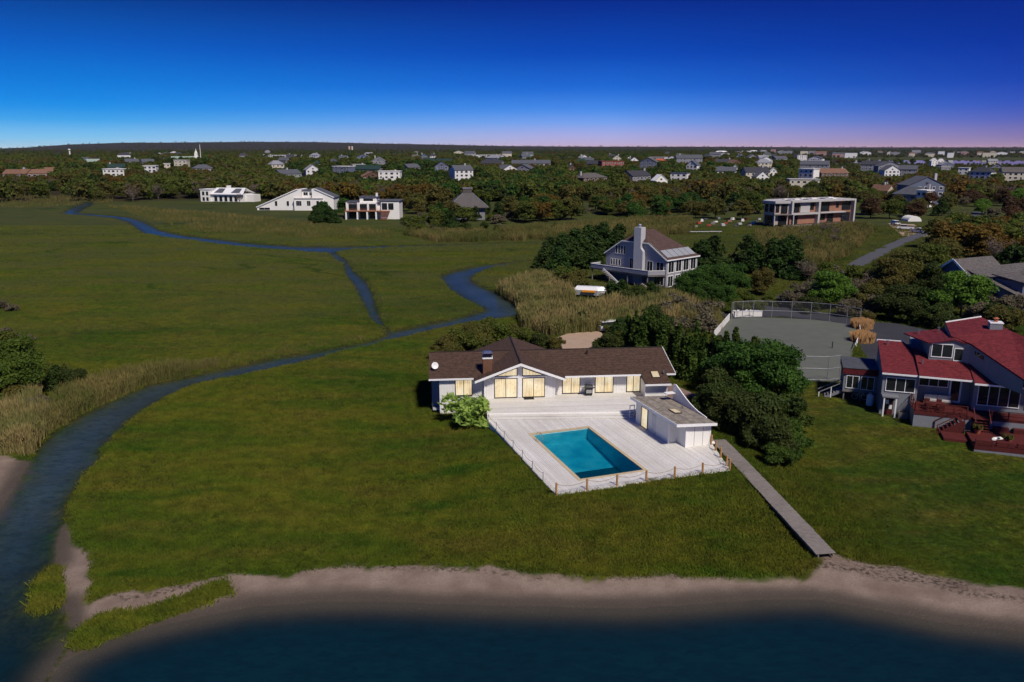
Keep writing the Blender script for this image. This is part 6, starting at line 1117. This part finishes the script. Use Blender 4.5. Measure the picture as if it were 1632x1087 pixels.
belt([(1370, 322), (1632, 316), (1632, 360), (1380, 350)], 34, ks('ocllgoypr'), (6, 9.5), 'around the lane beyond the parked pickups'); belt([(1480, 372), (1640, 365), (1650, 430), (1500, 420)], 34, ks('lucoabpy'), (7, 10), 'on the slope above the shingle house'); belt([(1280, 372), (1380, 370), (1370, 410), (1270, 415)], 12, ks('gsdb'), (4, 6), 'in the rough before the unfinished house')
belt([(1555, 440), (1660, 440), (1680, 470), (1600, 462)], 5, ks('cu'), (7, 9), 'behind the shingle house'); belt([(1280, 448), (1400, 430), (1400, 470), (1290, 472)], 10, ks('lobg'), (4, 7), 'beyond the court driveway')
belt([(1210, 305), (1400, 300), (1400, 322), (1215, 330)], 18, ks('ocoal'), (6, 8.5), 'behind the unfinished house')
# ---------------------------------------------------------------- scattered ground cover and the far woods (instanced stuff)
def scatter(name, label, cat, P, scl, rot, idx, coll):
    me = bpy.data.meshes.new(name); me.vertices.add(len(P)); me.vertices.foreach_set('co', P.astype(np.float32).ravel())
    for n_, a in (('scl', scl), ('rotz', rot)): at = me.attributes.new(n_, 'FLOAT', 'POINT'); at.data.foreach_set('value', a.astype(np.float32))
    at = me.attributes.new('idx', 'INT', 'POINT'); at.data.foreach_set('value', idx.astype(np.int32))
    o = bpy.data.objects.new(name, me); COL.objects.link(o); tag(o, label, cat, kind='stuff')
    ng = bpy.data.node_groups.new(name, 'GeometryNodeTree'); ng.interface.new_socket('Geometry', in_out='INPUT', socket_type='NodeSocketGeometry'); ng.interface.new_socket('Geometry', in_out='OUTPUT', socket_type='NodeSocketGeometry')
    nn, lk = ng.nodes, ng.links; gi = nn.new('NodeGroupInput'); go = nn.new('NodeGroupOutput'); ip = nn.new('GeometryNodeInstanceOnPoints'); ci = nn.new('GeometryNodeCollectionInfo')
    ci.inputs['Collection'].default_value = coll; ci.inputs['Separate Children'].default_value = True; ci.inputs['Reset Children'].default_value = True; ip.inputs['Pick Instance'].default_value = True
    def na(nm, ty): a = nn.new('GeometryNodeInputNamedAttribute'); a.data_type = ty; a.inputs['Name'].default_value = nm; return a.outputs['Attribute']
    cx = nn.new('ShaderNodeCombineXYZ'); lk.new(na('rotz', 'FLOAT'), cx.inputs[2]); lk.new(cx.outputs[0], ip.inputs['Rotation']); lk.new(na('scl', 'FLOAT'), ip.inputs['Scale']); lk.new(na('idx', 'INT'), ip.inputs['Instance Index'])
    lk.new(gi.outputs[0], ip.inputs['Points']); lk.new(ci.outputs[0], ip.inputs['Instance']); lk.new(ip.outputs[0], go.inputs[0])
    md = o.modifiers.new('scatter', 'NODES'); md.node_group = ng; return o
def collect(name, meshes):
    c_ = bpy.data.collections.new(name)
    for i, me in enumerate(meshes): o = bpy.data.objects.new(f'{name}_{i}', me); c_.objects.link(o)
    return c_
def tuft(nb, h, spread, w, lean, mat, plume=None):
    mb = MB()
    for i in range(nb):
        a, r_ = random.uniform(0, 6.28), spread*math.sqrt(random.random()); x, y = r_*math.cos(a), r_*math.sin(a); hh = h*random.uniform(.6, 1.15); dx, dy = random.gauss(0, lean), random.gauss(0, lean); b = random.uniform(0, 3.14); ux, uy = w*math.cos(b), w*math.sin(b)
        mb.face([(x-ux, y-uy, -.05), (x+ux, y+uy, -.05), (x+dx*.6+ux*.5, y+dy*.6+uy*.5, hh*.7), (x+dx, y+dy, hh)])
        if plume and random.random() < plume: mb.face([(x+dx-.05, y+dy, hh*.86), (x+dx, y+dy+.04, hh*.85), (x+dx*1.2+.05, y+dy*1.2, hh), (x+dx*1.3, y+dy*1.3, hh*1.16)])
    return mb.mesh('tuft', mat)
gt, t = new_mat('grass_blade'); geo = t.n('ShaderNodeNewGeometry'); col, fn = grass_color(t, geo.outputs['Position']); rnd = t.n('ShaderNodeObjectInfo').outputs['Random']
col = t.mix(1.0, col, (1.35, 1.35, 1.2), 'MULTIPLY'); col = t.mix(t.mapr(rnd, 0, 1, 0, .4), col, (.10, .125, .014)); col = t.mix(t.mapr(rnd, .9, 1, 0, .5), col, (.13, .11, .03)); finish(t, col, .8, None, spec=.15)
tt_, t = new_mat('tan_reed_blade'); geo = t.n('ShaderNodeNewGeometry'); rnd = t.n('ShaderNodeObjectInfo').outputs['Random']; col = t.mix(rnd, (.19, .145, .055), (.32, .24, .10)); col = t.mix(t.mapr(t.noise(geo.outputs['Position'], .16, 3), .38, .60, 0, .8), col, (.11, .125, .034)); finish(t, col, .85, None, spec=.15)
rt, t = new_mat('reed_blade'); geo = t.n('ShaderNodeNewGeometry'); rnd = t.n('ShaderNodeObjectInfo').outputs['Random']; nz = t.noise(geo.outputs['Position'], .07, 3)
col = t.mix(t.mapr(nz, .38, .66), (.10, .105, .028), (.26, .185, .070)); col = t.mix(t.mapr(rnd, 0, 1, 0, .85), col, (.075, .090, .020)); finish(t, col, .85, None, spec=.15)
GR = collect('grass_tuft', [tuft(22, .19, .36, .014, .09, gt) for _ in range(4)]); RD = collect('reed_tuft', [tuft(18, 2.0, .55, .035, .22, rt, .6) for _ in range(4)]+[tuft(18, 2.0, .55, .035, .22, tt_, .7) for _ in range(4)])
RNG = np.random.default_rng(5)
NOGO = [DECK, HOUSE, COURT, DRIVE, SANDDRIVE, PATIO, ROAD, loc2w([(-3.6, -.6), (17, -9), (17, 12), (-3.6, 9.5)], RO, RA)]
def free(P, margin=.15):
    ok = water_sd(P) < -margin
    for n_ in NOGO: ok &= sdf(P, n_) < .05
    d = P-BW0; k = np.clip((d@(BW1-BW0))/((BW1-BW0)@(BW1-BW0)), 0, 1); ok &= np.hypot(*(P-(BW0+k[:, None]*(BW1-BW0))).T) > .85
    return ok
N = 260000; y = 40*(300/40)**RNG.random(N)**.9; x = RNG.uniform(-.76, .76, N)*(y+4); P = np.stack([x, y], 1)
s_ = np.maximum(np.maximum(sdf(P, SAND), sdf(P, SPIT)), sdf(P, LSAND)); cl = np.maximum(sdf(P, CLUMP1), sdf(P, CLUMP2)); ok = free(P, .25) & ((s_ < -.15) | (cl > 0)); P = P[ok]; z = ground_h(P[:, 0], P[:, 1]); sc_ = RNG.uniform(.7, 1.4, len(P))*(1+.5*smooth((P[:, 1]-90)/120)); lawn = smooth((P[:, 0]-24)/6)*(P[:, 1] < 100); sc_ *= 1-.55*lawn
scatter('marsh_grass', 'short green marsh grass covering the lawn and the flats', 'grass', np.column_stack([P, z]), sc_, RNG.uniform(0, 6.28, len(P)), RNG.integers(0, 4, len(P)), GR)
cp = []
for poly, n_ in ((CLUMP1, 1100), (CLUMP2, 320)):
    lo_, hi_ = poly.min(0), poly.max(0); q = RNG.uniform(lo_, hi_, (n_, 2)); cp.append(q[inside(q, poly)])
P = np.concatenate(cp); z = ground_h(P[:, 0], P[:, 1]); scatter('shore_grass', 'coarse yellow green grass clump along the sandy shore', 'grass', np.column_stack([P, np.maximum(z, -.35)]), RNG.uniform(1.1, 2.0, len(P)), RNG.uniform(0, 6.28, len(P)), RNG.integers(0, 4, len(P)), GR)
REEDS = [([(828, 502), (870, 498), (940, 497), (985, 488), (1020, 474), (1062, 478), (1112, 498), (1105, 524), (1000, 524), (962, 530), (880, 536), (835, 526)], 5200, 1.0), ([(785, 468), (850, 446), (885, 448), (905, 462), (915, 482), (862, 492), (838, 494)], 2300, .95), ([(640, 374), (760, 374), (880, 364), (1000, 353), (1100, 352), (1108, 372), (1000, 384), (900, 383), (800, 385), (700, 387)], 9000, 1.0),
 ([(165, 326), (400, 345), (540, 362), (630, 366), (620, 380), (480, 380), (300, 368), (215, 342)], 5200, .5), ([(75, 690), (110, 668), (190, 632), (260, 605), (300, 598), (300, 590), (200, 605), (120, 622), (85, 650)], 1500, .72), ([(-40, 690), (60, 640), (80, 675), (48, 722), (0, 722), (-40, 725)], 1100, .9),
 ([(1205, 390), (1205, 372), (1290, 366), (1372, 360), (1395, 368), (1352, 408), (1285, 430), (1230, 412)], 8000, .9), ([(1060, 482), (1140, 490), (1150, 530), (1090, 545), (1062, 515)], 1300, .8), ([(300, 597), (450, 566), (590, 541), (610, 528), (560, 537), (450, 554), (300, 584)], 600, .22), ([(250, 600), (350, 585), (350, 578), (260, 590)], 300, .4), ([(1280, 520), (1300, 600), (1275, 700), (1268, 640)], 0, .6), ([(0, 318), (60, 312), (180, 315), (180, 322), (80, 330), (0, 332)], 1800, .45)]
cp, cs, ct = [], [], []
for px, n_, hs in REEDS:
    poly = GX(px); lo_, hi_ = poly.min(0), poly.max(0); A_ = 0; q = RNG.uniform(lo_, hi_, (n_*3, 2)); q = q[inside(q, poly)][:n_]
    q = q[vnoise(q[:, 0], q[:, 1], 7, 3) > .22] if len(q) else q; cp.append(q); cs.append(np.full(len(q), hs)); ct.append(np.full(len(q), 4 if px[0][0] in (828, 785, -40) else 0))
P = np.concatenate(cp); cs = np.concatenate(cs); ct = np.concatenate(ct); ok = free(P, .3); P = P[ok]; cs = cs[ok]; ct = ct[ok]; z = ground_h(P[:, 0], P[:, 1])
scatter('reed_bed', 'tall tan and green reeds with feathery plumes along creeks and behind the house', 'reeds', np.column_stack([P, z]), cs*RNG.uniform(.75, 1.25, len(P)), RNG.uniform(0, 6.28, len(P)), RNG.integers(0, 4, len(P))+ct, RD)
# far woods
fm = []
for i, (cl, sh) in enumerate((('cedar', 'cedar'), ('oak', 'round'), ('olive', 'round'), ('oak', 'round'), ('autumn', 'round'), ('rust', 'round'), ('dark', 'round'), ('lush', 'round'))):
    c, n_, s2, lv, L_ = crown(sh, 8.0, 4.2 if sh == 'round' else 3.0, 900, .42, 100+i); fm.append(leaf_mesh('wood_tree', c, n_, s2, 1.5, lv, cols[cl]))
for i in range(2): fm.append(bare_mesh(8, 4.2, 40+i, cols['barepink' if i else 'bare'], .08, 9, 7, 6))
FW = collect('wood_tree', fm); RNG = np.random.default_rng(21)
def wood_points(n, y0, y1, pw):
    y = y0*(y1/y0)**(RNG.random(n)**pw); x = RNG.uniform(-.80, .80, n)*y; return np.stack([x, y], 1)
P = np.concatenate([wood_points(9000, 430, 1000, .9), wood_points(13000, 440, 2000, .85), wood_points(9000, 1600, 9500, 1.0), np.stack([RNG.uniform(.2, .8, 1500)*400, RNG.uniform(385, 470, 1500)], 1)[:0]])
u = P[:, 0]/P[:, 1]; keep = vnoise(P[:, 0], P[:, 1], 45, 8) > .18*(P[:, 1] < 900)
fb = sdf(P, FARBAY); keep &= fb < -12
mar = (u > .34) & (P[:, 1] > 1900) & (P[:, 1] < 2450); keep &= ~mar
keep &= ~((u < -.40) & (P[:, 1] < 560) & (RNG.random(len(P)) < .85)); keep &= np.hypot(*(P[:, None, :]-np.array(PLANTED)[None, :, :2][:, ::4]).transpose(2, 0, 1)).min(1) > 2 if len(P) < 60000 else True
sc_ = RNG.uniform(.7, 1.4, len(P)); near_h = np.ones(len(P))
for (hx, hy, hw) in BGH:
    k = P[:, 1]/hy; lat = np.abs(P[:, 0]/k-hx); back = hy-P[:, 1]; foot = (lat < hw*.62+3) & (back > -14) & (back < 9); keep &= ~foot
    front = (lat < hw*.6+2) & (back >= 9) & (back < 210); near_h = np.where(front, np.minimum(near_h, .50+.0022*np.maximum(back-20, 0)), near_h)
near_h = np.where((u > .35) & (P[:, 1] > 850) & (P[:, 1] < 1500), np.minimum(near_h, .42), near_h)
P = P[keep]; sc_ = (sc_*near_h)[keep]; sc_ *= 1+.25*smooth((P[:, 1]-2500)/4000); z = base_h(P[:, 0], P[:, 1])
zone = vnoise(P[:, 0], P[:, 1], 90, 31); pick = RNG.random(len(P)); order = np.array([0, 6, 7, 1, 3, 1, 2, 2, 8, 4]); idx = order[np.clip(((zone*.72+pick*.5-.1)*10).astype(int), 0, 9)]
scatter('far_woodland', 'mixed evergreen and autumn woods stretching to the horizon', 'woods', np.column_stack([P, z-.2]), sc_, RNG.uniform(0, 6.28, len(P)), idx, FW)
# ---------------------------------------------------------------- air
hz = MB(); hz.box(-16500, -300, -6, 16500, 16500, 150); hzo = hz.build('haze', None); tag(hzo, 'thin evening haze over the marsh and woods', 'haze', kind='stuff')
hm, t = new_mat('haze'); v = t.n('ShaderNodeVolumePrincipled', {'Color': (.62, .74, .95, 1), 'Density': 1.5e-5, 'Anisotropy': .2}); t.t.links.new(v.outputs[0], t.n('ShaderNodeOutputMaterial').inputs['Volume']); hzo.data.materials.append(hm)
